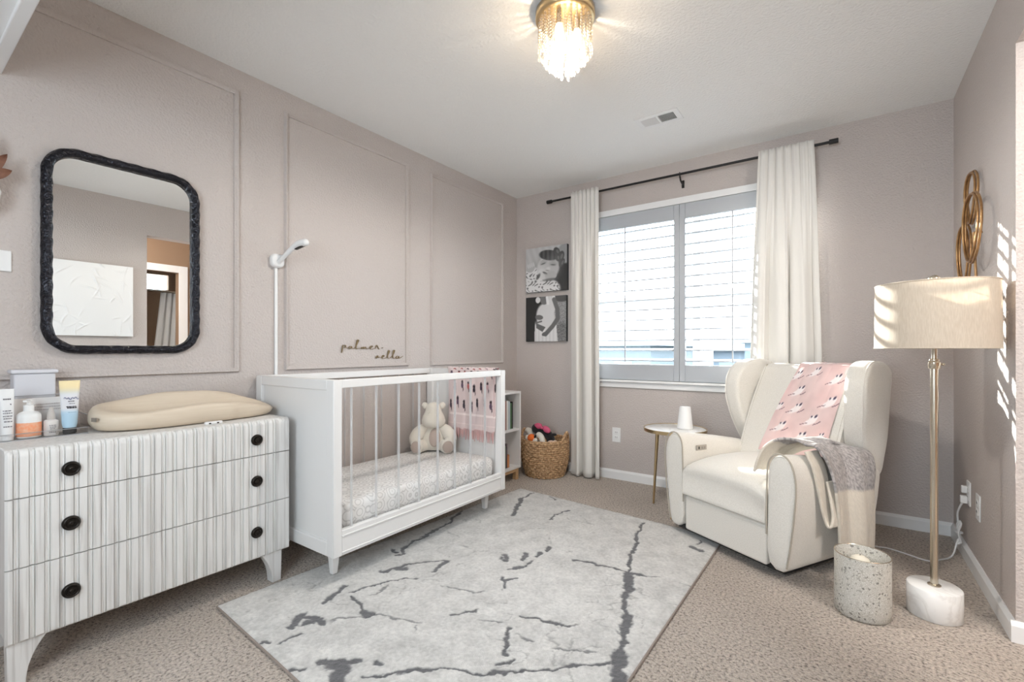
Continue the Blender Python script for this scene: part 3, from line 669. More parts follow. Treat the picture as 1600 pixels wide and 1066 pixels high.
def baby(U, V):
    g = 0.74 - 0.25*smoothstep(0.0, 0.55, U)*smoothstep(0.9, 0.45, V) + 0.02*np.sin(U*40+V*13)
    g = blend(g, ell(U, V, 0.92, 0.30, 0.28, 0.42), 0.24)
    g = blend(g, ell(U, V, 0.98, 0.80, 0.22, 0.22), 0.60)
    n = 0.5 + 0.5*np.sin(U*34 + 4*np.sin(V*21))*np.sin(V*29 + 3*np.sin(U*17))
    cl = np.clip(ell(U, V, 0.18, 0.20, 0.32, 0.36) + ell(U, V, 0.50, 0.04, 0.34, 0.24), 0, 1)
    g = blend(g, cl, 0.86 - 0.42*smoothstep(0.55, 0.9, n))
    g = blend(g, ell(U, V, 0.12, 0.55, 0.11, 0.09, 0.4), 0.70)
    for k in range(4): g = blend(g, ell(U, V, 0.06+0.045*k, 0.60+0.012*k, 0.022, 0.055, 0.3), 0.78)
    g = blend(g, ell(U, V, 0.55, 0.52, 0.27, 0.27, -0.35), 0.78)
    g = blend(g, ell(U, V, 0.42, 0.40, 0.13, 0.12), 0.82)
    g = blend(g, ell(U, V, 0.62, 0.34, 0.14, 0.10), 0.74)
    hb = np.clip(ell(U, V, 0.58, 0.80, 0.25, 0.115, -0.20), 0, 1)
    g = blend(g, hb, 0.30 + 0.05*np.sin(U*60))
    for cx, cy, rx, ry, r in ((0.76, 0.86, 0.07, 0.10, 0.5), (0.86, 0.74, 0.075, 0.12, -0.3), (0.88, 0.60, 0.06, 0.10, -0.5), (0.78, 0.72, 0.05, 0.08, 0.2)):
        g = blend(g, ell(U, V, cx, cy, rx, ry, r), 0.30); g = blend(g, ell(U, V, cx+0.02, cy, rx*0.4, ry*0.5, r), 0.42)
    g = blend(g, ell(U, V, 0.66, 0.50, 0.20, 0.30, -0.35, 0.6)*0.35, 0.62)
    for cx, cy, r_ in ((0.435, 0.625, 0.25), (0.675, 0.575, -0.15)):
        g = blend(g, ell(U, V, cx, cy + 0.02, 0.085, 0.050, r_, 0.6)*0.55, 0.58)
        g = blend(g, ell(U, V, cx, cy, 0.060, 0.013, r_, 0.5)*0.8, 0.34)
        g = blend(g, ell(U, V, cx + 0.01, cy + 0.085, 0.070, 0.010, r_ + 0.1, 0.7)*0.4, 0.52)
    g = blend(g, ell(U, V, 0.555, 0.50, 0.050, 0.040, 0, 0.6)*0.6, 0.86)
    g = blend(g, ell(U, V, 0.535, 0.465, 0.045, 0.014, -0.2, 0.5)*0.6, 0.50)
    g = blend(g, ell(U, V, 0.475, 0.415, 0.060, 0.020, -0.45, 0.4)*0.85, 0.36)
    g = blend(g, ell(U, V, 0.490, 0.385, 0.050, 0.016, -0.4, 0.5)*0.6, 0.62)
    g = blend(g, ell(U, V, 0.60, 0.255, 0.17, 0.030, 0.05, 0.5)*0.7, 0.36)
    g = blend(g, ell(U, V, 0.31, 0.345, 0.035, 0.075, -0.6, 0.5)*0.8, 0.26)
    return g
def belly(U, V):
    n = 0.5 + 0.5*np.sin(U*47 + 5*np.sin(V*33))*np.sin(V*41 + 4*np.sin(U*29))
    g = np.where(U < 0.5, 0.18, 0.56 + 0.16*(n - 0.5))
    g = blend(g, ell(U, V, 0.90, 0.10, 0.16, 0.32), 0.46 + 0.2*(n - 0.5))
    g = blend(g, ell(U, V, 0.9, 0.96, 0.2, 0.10), 0.34)
    sk = ((U > 0.22 + 0.03*V) & (U < 0.80 - 0.1*V)).astype(float)*smoothstep(0.50, 0.34, V)
    g = blend(g, sk, 0.84 + 0.03*np.sin(U*70))
    g = blend(g, ell(U, V, 0.50, 0.55, 0.23, 0.30, 0.15), 0.82)
    g = blend(g, ell(U, V, 0.62, 0.80, 0.13, 0.22), 0.82)
    g = blend(g, ell(U, V, 0.47, 0.94, 0.11, 0.12), 0.45)
    g = blend(g, ell(U, V, 0.31, 0.93, 0.06, 0.07), 0.85)
    for p in ([(0.54, 0.98), (0.56, 0.84)], [(0.70, 0.99), (0.72, 0.86)]): g = blend(g, seg(U, V, p, 0.035), 0.88)
    g = blend(g, seg(U, V, [(0.71, 0.92), (0.79, 0.70), (0.80, 0.50), (0.68, 0.34), (0.50, 0.16)], 0.050), 0.42)
    g = blend(g, ell(U, V, 0.49, 0.17, 0.085, 0.045, 0.3), 0.40)
    g = blend(g, ell(U, V, 0.34, 0.54, 0.10, 0.055, -0.1), 0.42)
    for k in range(4): g = blend(g, seg(U, V, [(0.28, 0.39-0.025*k), (0.48-0.02*k, 0.31-0.025*k)], 0.017), 0.40)
    g = blend(g, seg(U, V, [(0.26, 0.42), (0.40, 0.45)], 0.018), 0.42)
    return g
canvas('upper black and white canvas of a newborn in a bow headband', -2.342, -1.922, 1.553, 1.946, baby)
canvas('lower black and white canvas of a person cradling a pregnant belly', -2.342, -1.930, 1.112, 1.508, belly)

# ------------------------------------------------------------------ rings, outlets, vent, ceiling light
t = thing('ring_sculpture', 'cluster of interlocked antique gold rings on the wall above the lamp', 'wall art', (XR, 2.9, 1.4))
def ring(cy, cz, ry, rz, off, rot=0.0):
    for k, (d, sc, rr) in enumerate(((0.0, 1.0, 0.0050), (0.009, 0.965, 0.0045))):
        P = []
        for i in range(48):
            a = 2*PI*i/48; y = ry*sc*math.cos(a); z = rz*sc*math.sin(a)
            P.append((XR - off - d - 0.003*math.sin(a*2 + rot), cy + y*math.cos(rot) - z*math.sin(rot) + 0.004*k, cz + y*math.sin(rot) + z*math.cos(rot)))
        MB().tube(P, rr, 10, closed=True).build('ring', M['gold'], t, angle=80)
ring(2.955, 1.735, 0.105, 0.118, 0.020); ring(2.795, 1.567, 0.150, 0.150, 0.045, 0.3); ring(3.045, 1.480, 0.125, 0.155, 0.030, -0.2)
MB().rod((XR - 0.022, 2.87, 1.36), (XR - 0.030, 2.87, 1.56), 0.005).rod((XR - 0.03, 2.87, 1.56), (XR, 2.88, 1.56), 0.004).build('stem', M['gold'], t)

def outlet(label, face, c, plug=False):
    t = thing('power_outlet', label, 'power outlet', c, 0, 'wall outlets')
    x, y, z = c
    dark = M['darkbase']
    if face == 'x':
        MB().box((x - 0.006, y - 0.035, z - 0.058), (x, y + 0.035, z + 0.058)).build('cover_plate', M['plastic'], t, bevel=0.002)
        for dz in (-0.02, 0.02):
            MB().box((x - 0.008, y - 0.017, z + dz - 0.014), (x - 0.005, y + 0.017, z + dz + 0.014)).build('socket_face', M['plastic'], t, bevel=0.0015)
            MB().box((x - 0.0086, y - 0.008, z + dz - 0.004), (x - 0.0079, y - 0.005, z + dz + 0.006)).box((x - 0.0086, y + 0.005, z + dz - 0.004), (x - 0.0079, y + 0.008, z + dz + 0.006)).build('slots', dark, t, smooth=False)
    else:
        MB().box((x - 0.035, y - 0.006, z - 0.058), (x + 0.035, y, z + 0.058)).build('cover_plate', M['plastic'], t, bevel=0.002)
        for dz in (-0.02, 0.02):
            MB().box((x - 0.017, y - 0.008, z + dz - 0.014), (x + 0.017, y - 0.005, z + dz + 0.014)).build('socket_face', M['plastic'], t, bevel=0.0015)
            MB().box((x - 0.008, y - 0.0086, z + dz - 0.004), (x - 0.005, y - 0.0079, z + dz + 0.006)).box((x + 0.005, y - 0.0086, z + dz - 0.004), (x + 0.008, y - 0.0079, z + dz + 0.006)).build('slots', dark, t, smooth=False)
    return t
outlet('white wall outlet under the window sill', 'y', (-1.488, YB, 0.355))
outlet('white wall outlet near the corner with a lamp plug in it', 'x', (XR, 3.139, 0.340))
outlet('empty white wall outlet beside the plugged-in one', 'x', (XR, 2.942, 0.325))

t = thing('air_vent', 'white rectangular air vent grille in the ceiling', 'air vent', (-0.914, 2.818, ZC))
x0, x1, y0, y1 = -1.042, -0.784, 2.742, 2.891
m = MB(); z = ZC - 0.006
for a, b in (((x0, y0), (x1, y0+0.028)), ((x0, y1-0.028), (x1, y1)), ((x0, y0+0.028), (x0+0.032, y1-0.028)), ((x1-0.032, y0+0.028), (x1, y1-0.028)), ((-0.920, y0+0.028), (-0.906, y1-0.028))):
    m.box((a[0], a[1], z), (b[0], b[1], ZC - 0.0005))
m.build('face_frame', M['white'], t, bevel=0.002)
m = MB()
for half, (a, b) in enumerate(((x0+0.034, -0.922), (-0.904, x1-0.034))):
    n = 13
    for k in range(n):
        x = a + (b-a)*(k+0.5)/n
        m.obox((x, 2.8165, ZC - 0.0045), (0.0011, 0.092, 0.0085), (0, 0.75 if half == 0 else -0.75, 0))
m.build('vane_grille', M['white'], t, smooth=False)
MB().box((x0+0.03, y0+0.026, ZC - 0.0008), (x1-0.03, y1-0.026, ZC - 0.0003)).build('duct_opening', M['darkbase'], t, smooth=False)

CLX, CLY = -0.938, 1.696
t = thing('crystal_ceiling_light', 'flush gold ceiling light with hanging crystal strands, lit', 'ceiling light', (CLX, CLY, ZC))
MB().lathe([(0.118, 0), (0.122, -0.006), (0.122, -0.036), (0.117, -0.041), (0.10, -0.041)], (CLX, CLY, ZC), 56).build('canopy', M['brass'], t, angle=50)
bulbm = mat('lit_bulb', (0.9, 0.85, 0.75), 0.4, emit=((1.0, 0.83, 0.60), 9))
for k in range(3):
    a = 2*PI*k/3 + 0.5; bx, by = CLX + 0.048*math.cos(a), CLY + 0.048*math.sin(a)
    MB().rod((bx, by, ZC-0.041), (bx, by, ZC-0.08), 0.011).build('socket', M['brass'], t)
    MB().lathe([(0.010, -0.078), (0.017, -0.10), (0.020, -0.118), (0.015, -0.140), (0.004, -0.155)], (bx, by, ZC), 18).build('bulb', bulbm, t)
def strand(x, y, L):
    m = MB(); z = ZC - 0.043; n = int((L - 0.03)/0.0125)
    for k in range(n):
        zz_ = z - 0.006 - k*0.0125; r = 0.0062
        m.lathe([(0.001, r), (r*0.75, r*0.55), (r, 0), (r*0.75, -r*0.55), (0.001, -r)], (x, y, zz_), 7)
    zz_ = z - 0.006 - n*0.0125
    m.lathe([(0.001, 0.008), (0.0035, 0.0), (0.0075, -0.014), (0.0045, -0.022), (0.001, -0.025)], (x, y, zz_), 8)
    m.build('crystal_strand', M['crystal'], t, smooth=False, fix=False)
for R, n, L in ((0.107, 30, 0.150), (0.082, 20, 0.185), (0.054, 12, 0.215), (0.026, 6, 0.235)):
    for k in range(n):
        a = 2*PI*(k + (0.5 if R < 0.1 else 0))/n; strand(CLX + R*math.cos(a), CLY + R*math.sin(a), L + random.uniform(-0.006, 0.006))
# ================================================================== DRESSER
DX0, DX1, DYa, DYb, DZt = -2.450, -2.060, 0.257, 1.144, 0.732
t = thing('dresser', 'whitewashed three-drawer dresser with fluted fronts and dark round knobs', 'dresser', (-2.26, 0.70, 0))
MB().box((DX0, DYa + 0.004, 0.140), (DX1 - 0.022, DYb - 0.003, DZt - 0.022)).build('body', M['wash'], t, bevel=0.003)
MB().box((DX0, DYa, DZt - 0.022), (DX1 - 0.026, DYb, DZt)).build('top', M['wash'], t, bevel=0.004)
# fluted profile along y: wide flat reed, then a pair of beads sunk between fine grooves
def flute_depth():
    ys, ds = [], []
    P = 0.0345; y = DYa + 0.016
    ys += [DYa, DYa + 0.006]; ds += [0.006, 0.0]
    k = 0
    while y + P < DYb - 0.014:
        a = 0.55*P if k % 2 == 0 else 0.48*P
        ys += [y, y+0.0012, y+0.0035, y+0.0035+0.0035, y+0.0088, y+0.0120, y+0.0144, y+0.0160]
        ds += [0.0, 0.0050, 0.0015, 0.0042, 0.0048, 0.0018, 0.0052, 0.0]
        ys += [y + P - 0.001]; ds += [0.0]
        y += P; k += 1
    ys += [DYb - 0.006, DYb]; ds += [0.0, 0.006]
    return ys, ds
FY, FD = flute_depth()
def front(z0, z1, top_round, name, bottom_round=False):
    m = MB(); rows = []
    R = 0.024
    zs = [(z0, 0.0, 1.0)]
    if bottom_round: zs = [(z0, 0.006, 0.2), (z0 + 0.006, 0.0, 1.0)]
    if top_round:
        for k in range(7):
            a = PI/2*k/6; zs.append((z1 - R + R*math.sin(a), R*(1 - math.cos(a)), 1.0 if k < 6 else 0.35))
        zs.append((z1 + 0.0004, 0.034, 0.0))
    else:
        zs.append((z1, 0.0, 1.0))
    rings = []
    for z, back, amt in zs:
        rings.append([(DX1 - back - d*amt, y, z) for y, d in zip(FY, FD)])
    m.loft(rings, False, False, closed=False)
    n = len(FY)
    # thickness: close towards the carcass
    m.loft([[(DX1 - 0.021, y, z0) for y in FY], rings[0]], False, False, closed=False)
    if not top_round: m.loft([rings[-1], [(DX1 - 0.021, y, z1) for y in FY]], False, False, closed=False)
    for e in (0, -1):
        m.add([r[e] for r in rings] + [(DX1 - 0.030, FY[e], rings[-1][e][2]), (DX1 - 0.021, FY[e], z0)], [tuple(range(len(rings) + 2))])
    return m.build(name, M['wash'], t, angle=38, fix=True)
for i, (z0, z1) in enumerate(((0.138, 0.3655), (0.3690, 0.5800), (0.5835, DZt))):
    d = front(z0, z1, i == 2, 'drawer', i == 0)
    kz = (0.252, 0.473, 0.651)[i]
    for ky in (0.405, 0.997):
        k = MB(); prof = [(0.001, 0.012), (0.004, 0.0125), (0.0055, 0.011), (0.008, 0.0105), (0.0095, 0.0125), (0.012, 0.012), (0.0135, 0.009), (0.016, 0.009), (0.0185, 0.0115), (0.0215, 0.010), (0.0235, 0.005), (0.0235, 0.0)]
        rings = [[(DX1 + h - 0.001, ky + r*math.cos(2*PI*j/36), kz + r*math.sin(2*PI*j/36)) for j in range(36)] for r, h in prof]
        k.loft(rings, True, True); k.build('knob', M['knob'], d, angle=50)
# legs: sawn brackets that curve in towards the foot
def leg(y_out, sgn, x0, x1):
    P = [(y_out, 0.140), (y_out - sgn*0.092, 0.140)]
    for k in range(9):
        u = k/8; P.append((y_out - sgn*(0.043 + 0.049*(1 - u)**2.2), 0.140 - 0.140*u))
    P.append((y_out - sgn*0.003, 0.0))
    m = MB().prism([(x0, y, z) for y, z in P], (x1 - x0, 0, 0))
    m.build('leg', M['wash'], t, bevel=0.003, angle=50)
for y, s in ((DYb - 0.030, 1), (DYa + 0.004, -1)):
    leg(y, s, DX1 - 0.060, DX1 - 0.012); leg(y, s, DX0 + 0.01, DX0 + 0.055)

# ------------------------------------------------------------------ changing pad (peanut-shaped)
t = thing('changing_pad', 'beige peanut-shaped foam changing pad on top of the dresser', 'changing pad', (-2.26, 0.83, DZt))
def padring(s, z, k=0.0):
    out = []
    for j in range(96):
        a = 2*PI*j/96
        ca, sa = math.cos(a), math.sin(a)
        y = abs(ca)**0.80*(1 if ca > 0 else -1)*0.335
        wid = 0.150*(1 - 0.10*math.exp(-((y - 0.04)/0.10)**2)) - (0.012 if y > 0.12 else 0)
        x = abs(sa)**0.72*(1 if sa > 0 else -1)*wid
        L = max(0.335, 1e-6)
        zz = z + k*(-0.035*(x*s[0]/0.15)*min(1, k)*(0.5 if z < DZt + 0.08 else 1)*0.7 + 0.014*math.cos(PI*y/0.30) - 0.010*(y/0.335) + 0.012*math.exp(-((y - 0.17)/0.09)**2) - 0.016*max(0, (y - 0.2)/0.135)**2)
        out.append((-2.288 + x*s[0], 0.832 + y*s[1], zz))
    return out
b = DZt
R = [padring((0.80, 0.88), b + 0.001), padring((0.90, 0.94), b + 0.004), padring((0.985, 0.985), b + 0.025, 0.2), padring((1.0, 1.0), b + 0.048, 0.5), padring((0.985, 0.988), b + 0.072, 0.9), padring((0.93, 0.955), b + 0.088, 1), padring((0.85, 0.915), b + 0.092, 1), padring((0.76, 0.87), b + 0.086, 1), padring((0.60, 0.76), b + 0.062, 0.7), padring((0.35, 0.5), b + 0.048, 0.4), padring((0.05, 0.06), b + 0.045, 0.2)]
MB().loft(R).build('cushion', M['pad'], t, angle=180, subsurf=1)
MB().obox((-2.222, 0.4985, b + 0.052), (0.004, 0.022, 0.014), (0, 0, -1.15)).build('brand_tab', mat('grey_tab', (0.22, 0.19, 0.16), 0.6), t)
t = thing('cable_clip', 'small white plastic clip lying beside the changing pad', 'clip', (-2.120, 0.86, DZt))
MB().box((-2.130, 0.820, DZt), (-2.112, 0.885, DZt + 0.012)).build('clip_body', M['plastic'], t, bevel=0.004, seg=3)
MB().box((-2.1125, 0.832, DZt + 0.003), (-2.1115, 0.840, DZt + 0.008)).box((-2.1125, 0.862, DZt + 0.003), (-2.1115, 0.870, DZt + 0.008)).build('slots', M['knob'], t, smooth=False)

# ------------------------------------------------------------------ clear organiser with toiletries
ty0, ty1, tx0, tx1 = 0.268, 0.492, -2.268, -2.368
t = thing('acrylic_organizer', 'clear acrylic organizer tray holding toiletries on the dresser', 'organizer', (-2.31, 0.38, DZt))
m = MB()
th = 0.003
m.box((tx1, ty0, DZt), (tx0, ty1, DZt + th))
m.box((tx1, ty0, DZt + th), (tx1 + th, ty1, DZt + 0.142)); m.box((tx0 - th, ty0, DZt + th), (tx0, ty1, DZt + 0.022))
m.box((tx1 + th, ty1 - th, DZt + th), (tx0 - th, ty1, DZt + 0.068)); m.box((tx1 + th, ty0, DZt + th), (tx0 - th, ty0 + th, DZt + 0.068))
m.build('tray', M['acrylic'], t, smooth=False)
m = MB()
m.box((tx1, ty0, DZt + 0.142), (tx1 + th, ty1, DZt + 0.145)); m.box((tx0 - th, ty0, DZt + 0.022), (tx0, ty1, DZt + 0.024)); m.box((tx1 + th, ty1 - th, DZt + 0.068), (tx0 - th, ty1, DZt + 0.070)); m.box((tx0, ty0, DZt), (tx0+0.0008, ty1, DZt + th))
m.build('polished_edge', mat('grey_edge', (0.35, 0.35, 0.36), 0.3), t, smooth=False)
tb = DZt + th + 0.0005
ink = DARK('ink_grey', (0.16, 0.15, 0.17)); inkd = DARK('ink_dark', (0.03, 0.03, 0.04))
def lines(parent, x, ya, yb, rows, mat_, name='label_print', tilt=0.0):
    m = MB(); rs = random.Random(int(ya*1e4))
    for z, h in rows:
        y = ya + rs.uniform(0, 0.004)
        while y < yb - 0.003:
            L = rs.uniform(0.002, 0.007); m.box((x, y, z), (x + 0.0004, min(y + L, yb), z + h)); y += L + 0.0013
    m.build(name, mat_, parent, smooth=False)
# tall white tube, far left
t = thing('lotion_tube', 'tall white tube with grey print at the end of the organizer', 'tube', (-2.292, 0.287, tb), 0, 'toiletries on the dresser')
m = MB(); cx, cy_ = -2.292, 0.2895
m.loft([[(cx + 0.017*(1-u)**0.6*math.cos(a) + 0.001*math.cos(a), cy_ + (0.0165 + 0.002*u)*math.sin(a), tb + 0.172*u) for a in [2*PI*j/28 for j in range(28)]] for u in [k/10 for k in range(11)]])
m.build('tube_body', mat('white_gloss_tube', (0.78, 0.78, 0.78), 0.35), t, angle=60)
lines(t, -2.2755, 0.278, 0.301, [(tb + z, 0.003) for z in (0.045, 0.062, 0.072, 0.080, 0.090, 0.098)], ink)
lines(t, -2.284, 0.280, 0.302, [(tb + z, 0.0045) for z in (0.118, 0.136)], ink)
# pump bottle with peach label
t = thing('pump_bottle', 'white pump bottle with a wide peach label in the organizer', 'bottle', (-2.306, 0.343, tb), 0, 'toiletries on the dresser')
c = (-2.306, 0.3445, tb); white = mat('bottle_white', (0.80, 0.80, 0.79), 0.3)
MB().lathe([(0.029, 0), (0.0315, 0.003), (0.0315, 0.072), (0.030, 0.080), (0.023, 0.087), (0.014, 0.091), (0.014, 0.094)], c, 36).build('bottle_body', white, t, angle=60)
MB().lathe([(0.0318, 0.006), (0.0319, 0.007), (0.0319, 0.052), (0.0318, 0.053)], c, 36, False, False).build('peach_label', mat('peach_label', (0.86, 0.33, 0.17), 0.5, var=(90, (0.82, 0.46, 0.30), 0.35, 0.6)), t)
MB().lathe([(0.0135, 0.092), (0.0135, 0.112), (0.006, 0.114), (0.005, 0.124), (0.0085, 0.125), (0.0085, 0.130), (0.001, 0.132)], c, 24).obox((c[0] + 0.010, c[1] - 0.006, tb + 0.127), (0.028, 0.010, 0.006), (0, 0, -0.5)).build('pump_head', white, t, angle=50)
# small dropper bottle
t = thing('dropper_bottle', 'small frosted bottle with a grey dropper cap in the organizer', 'bottle', (-2.296, 0.399, tb), 0, 'toiletries on the dresser')
c = (-2.296, 0.3985, tb)
MB().lathe([(0.018, 0), (0.0195, 0.003), (0.0195, 0.050), (0.018, 0.054), (0.010, 0.057)], c, 30).build('bottle_body', mat('frosted_bottle', (0.66, 0.63, 0.61), 0.4), t, angle=60)
MB().lathe([(0.0115, 0.056), (0.0105, 0.078), (0.0075, 0.086), (0.006, 0.098), (0.002, 0.101)], c, 24).build('dropper_cap', mat('putty_cap', (0.50, 0.46, 0.43), 0.5), t, angle=60)
lines(t, -2.2762, 0.390, 0.408, [(tb + z, 0.0022) for z in (0.012, 0.018, 0.024, 0.030, 0.036)], ink)
# cream-to-blue tube standing on its black cap
t = thing('cream_tube', 'squeeze tube fading from cream to blue, standing on its black cap', 'tube', (-2.295, 0.449, tb), 0, 'toiletries on the dresser')
cx, cy_ = -2.295, 0.447
MB().loft([[(cx + 0.015*math.cos(a), cy_ + 0.019*math.sin(a), tb + z) for a in [2*PI*j/28 for j in range(28)]] for z in (0, 0.022)]).build('cap', M['darkbase'], t, bevel=0.002)
m = MB(); rings = []
for k in range(25):
    u = k/24; sx = 0.0175*(1 - u)**0.55 + 0.0015; sy = 0.0205 + 0.0085*u if u > 0.06 else 0.018 + 0.0025*u/0.06
    rings.append([(cx + sx*math.cos(a), cy_ + sy*math.sin(a), tb + 0.022 + 0.170*u) for a in [2*PI*j/36 for j in range(36)]])
m.loft(rings); o = m.build('tube_body', M['cloth'], t, angle=80)
zv = np.array([v.co.z for v in o.data.vertices]); zv = (zv - zv.min())/(zv.max() - zv.min())
yv = np.array([v.co.y for v in o.data.vertices]); yv = (yv - yv.mean())/(yv.max() - yv.min())*2
blue, cream, wh = np.array(s8(178, 207, 226)), np.array(s8(240, 222, 176)), np.array(s8(226, 226, 230))
wv = smoothstep(0.30, 0.42, zv)*(1 - smoothstep(0.66, 0.82, zv)); top = smoothstep(0.55, 0.9, zv)
cc = blue[None]*(1 - top)[:, None] + cream[None]*top[:, None]; cc = cc*(1 - wv)[:, None] + wh[None]*wv[:, None]
colors(o, cc)
lines(t, -2.2785, 0.433, 0.463, [(tb + 0.092, 0.004), (tb + 0.097, 0.003)], inkd)
lines(t, -2.2800, 0.440, 0.458, [(tb + 0.116, 0.003), (tb + 0.108, 0.002)], ink)
m = MB()
P = [(-2.2815, 0.429 + 0.040*i/22, tb + 0.128 + 0.0035*math.sin(i*1.15) + 0.002*math.sin(i*0.5)) for i in range(23)]
m.tube(P, 0.0009, 6).build('script_print', DARK('ink_blue', (0.14, 0.16, 0.30)), t)
lines(t, -2.2760, 0.437, 0.461, [(tb + 0.077, 0.0015)], DARK('ink_blue', (0.20, 0.33, 0.45)), 'small_print')
# wipes packet in the back slot of the tray
t = thing('wipes_packet', 'white and beige printed wipes packet at the back of the organizer', 'wipes', (-2.355, 0.40, tb), 0)
m = MB(); m.grid(lambda u, v: (-2.352 + 0.010*math.sin(PI*u)*math.sin(PI*v), 0.300 + 0.172*u, tb + 0.132*v), 14, 10); m.grid(lambda u, v: (-2.356 - 0.004*math.sin(PI*u)*math.sin(PI*v), 0.300 + 0.172*u, tb + 0.132*v), 14, 10)
m.build('packet', mat('wipes_film', (0.72, 0.69, 0.67), 0.45), t, fix=False)
lines(t, -2.3385, 0.345, 0.470, [(tb + z, 0.003) for z in (0.088, 0.098, 0.108)], DARK('ink_taupe', (0.42, 0.37, 0.36)))
# fabric bin against the wall
t = thing('storage_bin', 'lidded white fabric storage bin against the wall behind the toiletries', 'storage bin', (-2.415, 0.37, DZt))
MB().box((-2.450, 0.318, DZt), (-2.380, 0.426, DZt + 0.222)).build('bin_body', mat('white_felt', (0.64, 0.64, 0.68), 0.9, bump=(400, 0.2, 0.001)), t, bevel=0.006, seg=3)
MB().box((-2.4505, 0.311, DZt + 0.2215), (-2.374, 0.433, DZt + 0.236)).build('lid', mat('white_felt', (0.66, 0.66, 0.70), 0.9), t, bevel=0.005, seg=3)

# ================================================================== CRIB
CX0, CX1, CYa, CYb, CZ0, CZ1 = -2.450, -1.780, 1.182, 2.425, 0.140, 0.908
t = thing('crib', 'white crib with clear acrylic slats beside the panelled wall', 'crib', (-2.115, 1.80, 0.012))
P_ = 0.052
def end_panel(ya, yb, out):
    """framed end: two posts, top and bottom rail, recessed field"""
    m = MB()
    m.box((CX0, ya, CZ0), (CX0 + 0.052, yb, CZ1)); m.box((CX1 - 0.052, ya, CZ0), (CX1, yb, CZ1))
    m.box((CX0 + 0.052, ya, CZ1 - 0.046), (CX1 - 0.052, yb, CZ1)); m.box((CX0 + 0.052, ya, CZ0), (CX1 - 0.052, yb, CZ0 + 0.060))
    o = m.build('end_frame', M['crib'], t, bevel=0.003)
    mid = (ya + yb)/2
    MB().box((CX0 + 0.050, mid - 0.008, CZ0 + 0.058), (CX1 - 0.050, mid + 0.008, CZ1 - 0.044)).build('end_panel', M['crib'], o, smooth=False)
end_panel(CYa, CYa + 0.042, -1); end_panel(CYb - 0.042, CYb, 1)
def long_side(xa, xb, name):
    MB().box((xa, CYa + 0.042, CZ1 - 0.036), (xb, CYb - 0.042, CZ1)).build('top_rail', M['crib'], t, bevel=0.003)
    r = MB().box((xa, CYa + 0.042, CZ0), (xb, CYb - 0.042, 0.250)).build('bottom_rail', M['crib'], t, bevel=0.003)
    face = xb if name == 'front' else xa
    s_ = 1 if name == 'front' else -1
    m = MB().box((face - 0.002, CYa + 0.042, 0.222), (face + 0.0045, CYb - 0.042, 0.229)) if s_ > 0 else MB().box((face - 0.0045, CYa + 0.042, 0.222), (face + 0.002, CYb - 0.042, 0.229))
    if s_ > 0:
        m.box((face - 0.002, CYa + 0.042, 0.152), (face + 0.0035, CYb - 0.042, 0.157))
        m.build('rail_moulding', M['crib'], r, bevel=0.0015)
    xm = (xa + xb)/2
    for k in range(8):
        y = 1.272 + 0.1363*k
        sl = MB().box((xm - 0.0075, y - 0.0095, 0.248), (xm + 0.0075, y + 0.0085, CZ1 - 0.034)).build('slat', M['acrylic'], t, smooth=False)
        MB().box((xm - 0.0078, y + 0.0085, 0.248), (xm + 0.0078, y + 0.0105, CZ1 - 0.034)).build('slat_edge', M['acryedge'], sl, smooth=False)
long_side(CX1 - 0.030, CX1 - 0.002, 'front'); long_side(CX0 + 0.002, CX0 + 0.030, 'back')
for x, y in ((-1.900, 1.262), (-1.885, 2.345), (-2.36, 1.262), (-2.36, 2.345)):
    m = MB(); m.loft([[(x + sx*h, y + sy*h, z) for sx, sy in ((-1,-1),(1,-1),(1,1),(-1,1))] for z, h in ((0.0172, 0.0125), (0.142, 0.022))])
    m.build('leg', M['crib'], t, bevel=0.003)
MB().box((CX0 + 0.030, CYa + 0.042, 0.205), (CX1 - 0.031, CYb - 0.042, 0.225)).build('mattress_board', M['crib'], t, smooth=False)
for z in (0.60, 0.80):
    MB().lathe([(0.006, 0), (0.006, 0.004), (0.002, 0.006)], (0, 0, 0), 12).build('bolt_cap', M['nickel'], t, world=False) if False else None
t = thing('crib_mattress', 'crib mattress in a white sheet with a pale fan-scale print', 'mattress', (-2.115, 1.80, 0.226))
mx0, mx1, my0, my1, mz0, mz1 = -2.415, -1.818, 1.230, 2.374, 0.2265, 0.352
m = MB()
def mring(ins, z):
    return [(x, y, z) for x, y in rrect(mx0 + ins, mx1 - ins, my0 + ins, my1 - ins, 0.055, 8)]
m.loft([mring(0.012, mz0), mring(0.0, mz0 + 0.02), mring(0.0, mz1 - 0.030), mring(0.004, mz1 - 0.014), mring(0.014, mz1 - 0.004), mring(0.032, mz1), mring(0.16, mz1 + 0.003)])
m.build('fitted_sheet', M['sheet'], t, angle=70)

# ------------------------------------------------------------------ stuffed hippo in the crib
hz = mz1 + 0.008
t = thing('stuffed_hippo', 'cream stuffed hippo sitting in the corner of the crib', 'stuffed toy', (-2.25, 2.25, hz), math.radians(38))
HB = lambda n, m_, p=t, **k: None
def hip(name, mb, mt, parent=None, **k): return mb.build(name, mt, parent or t, world=False, angle=180, **k)
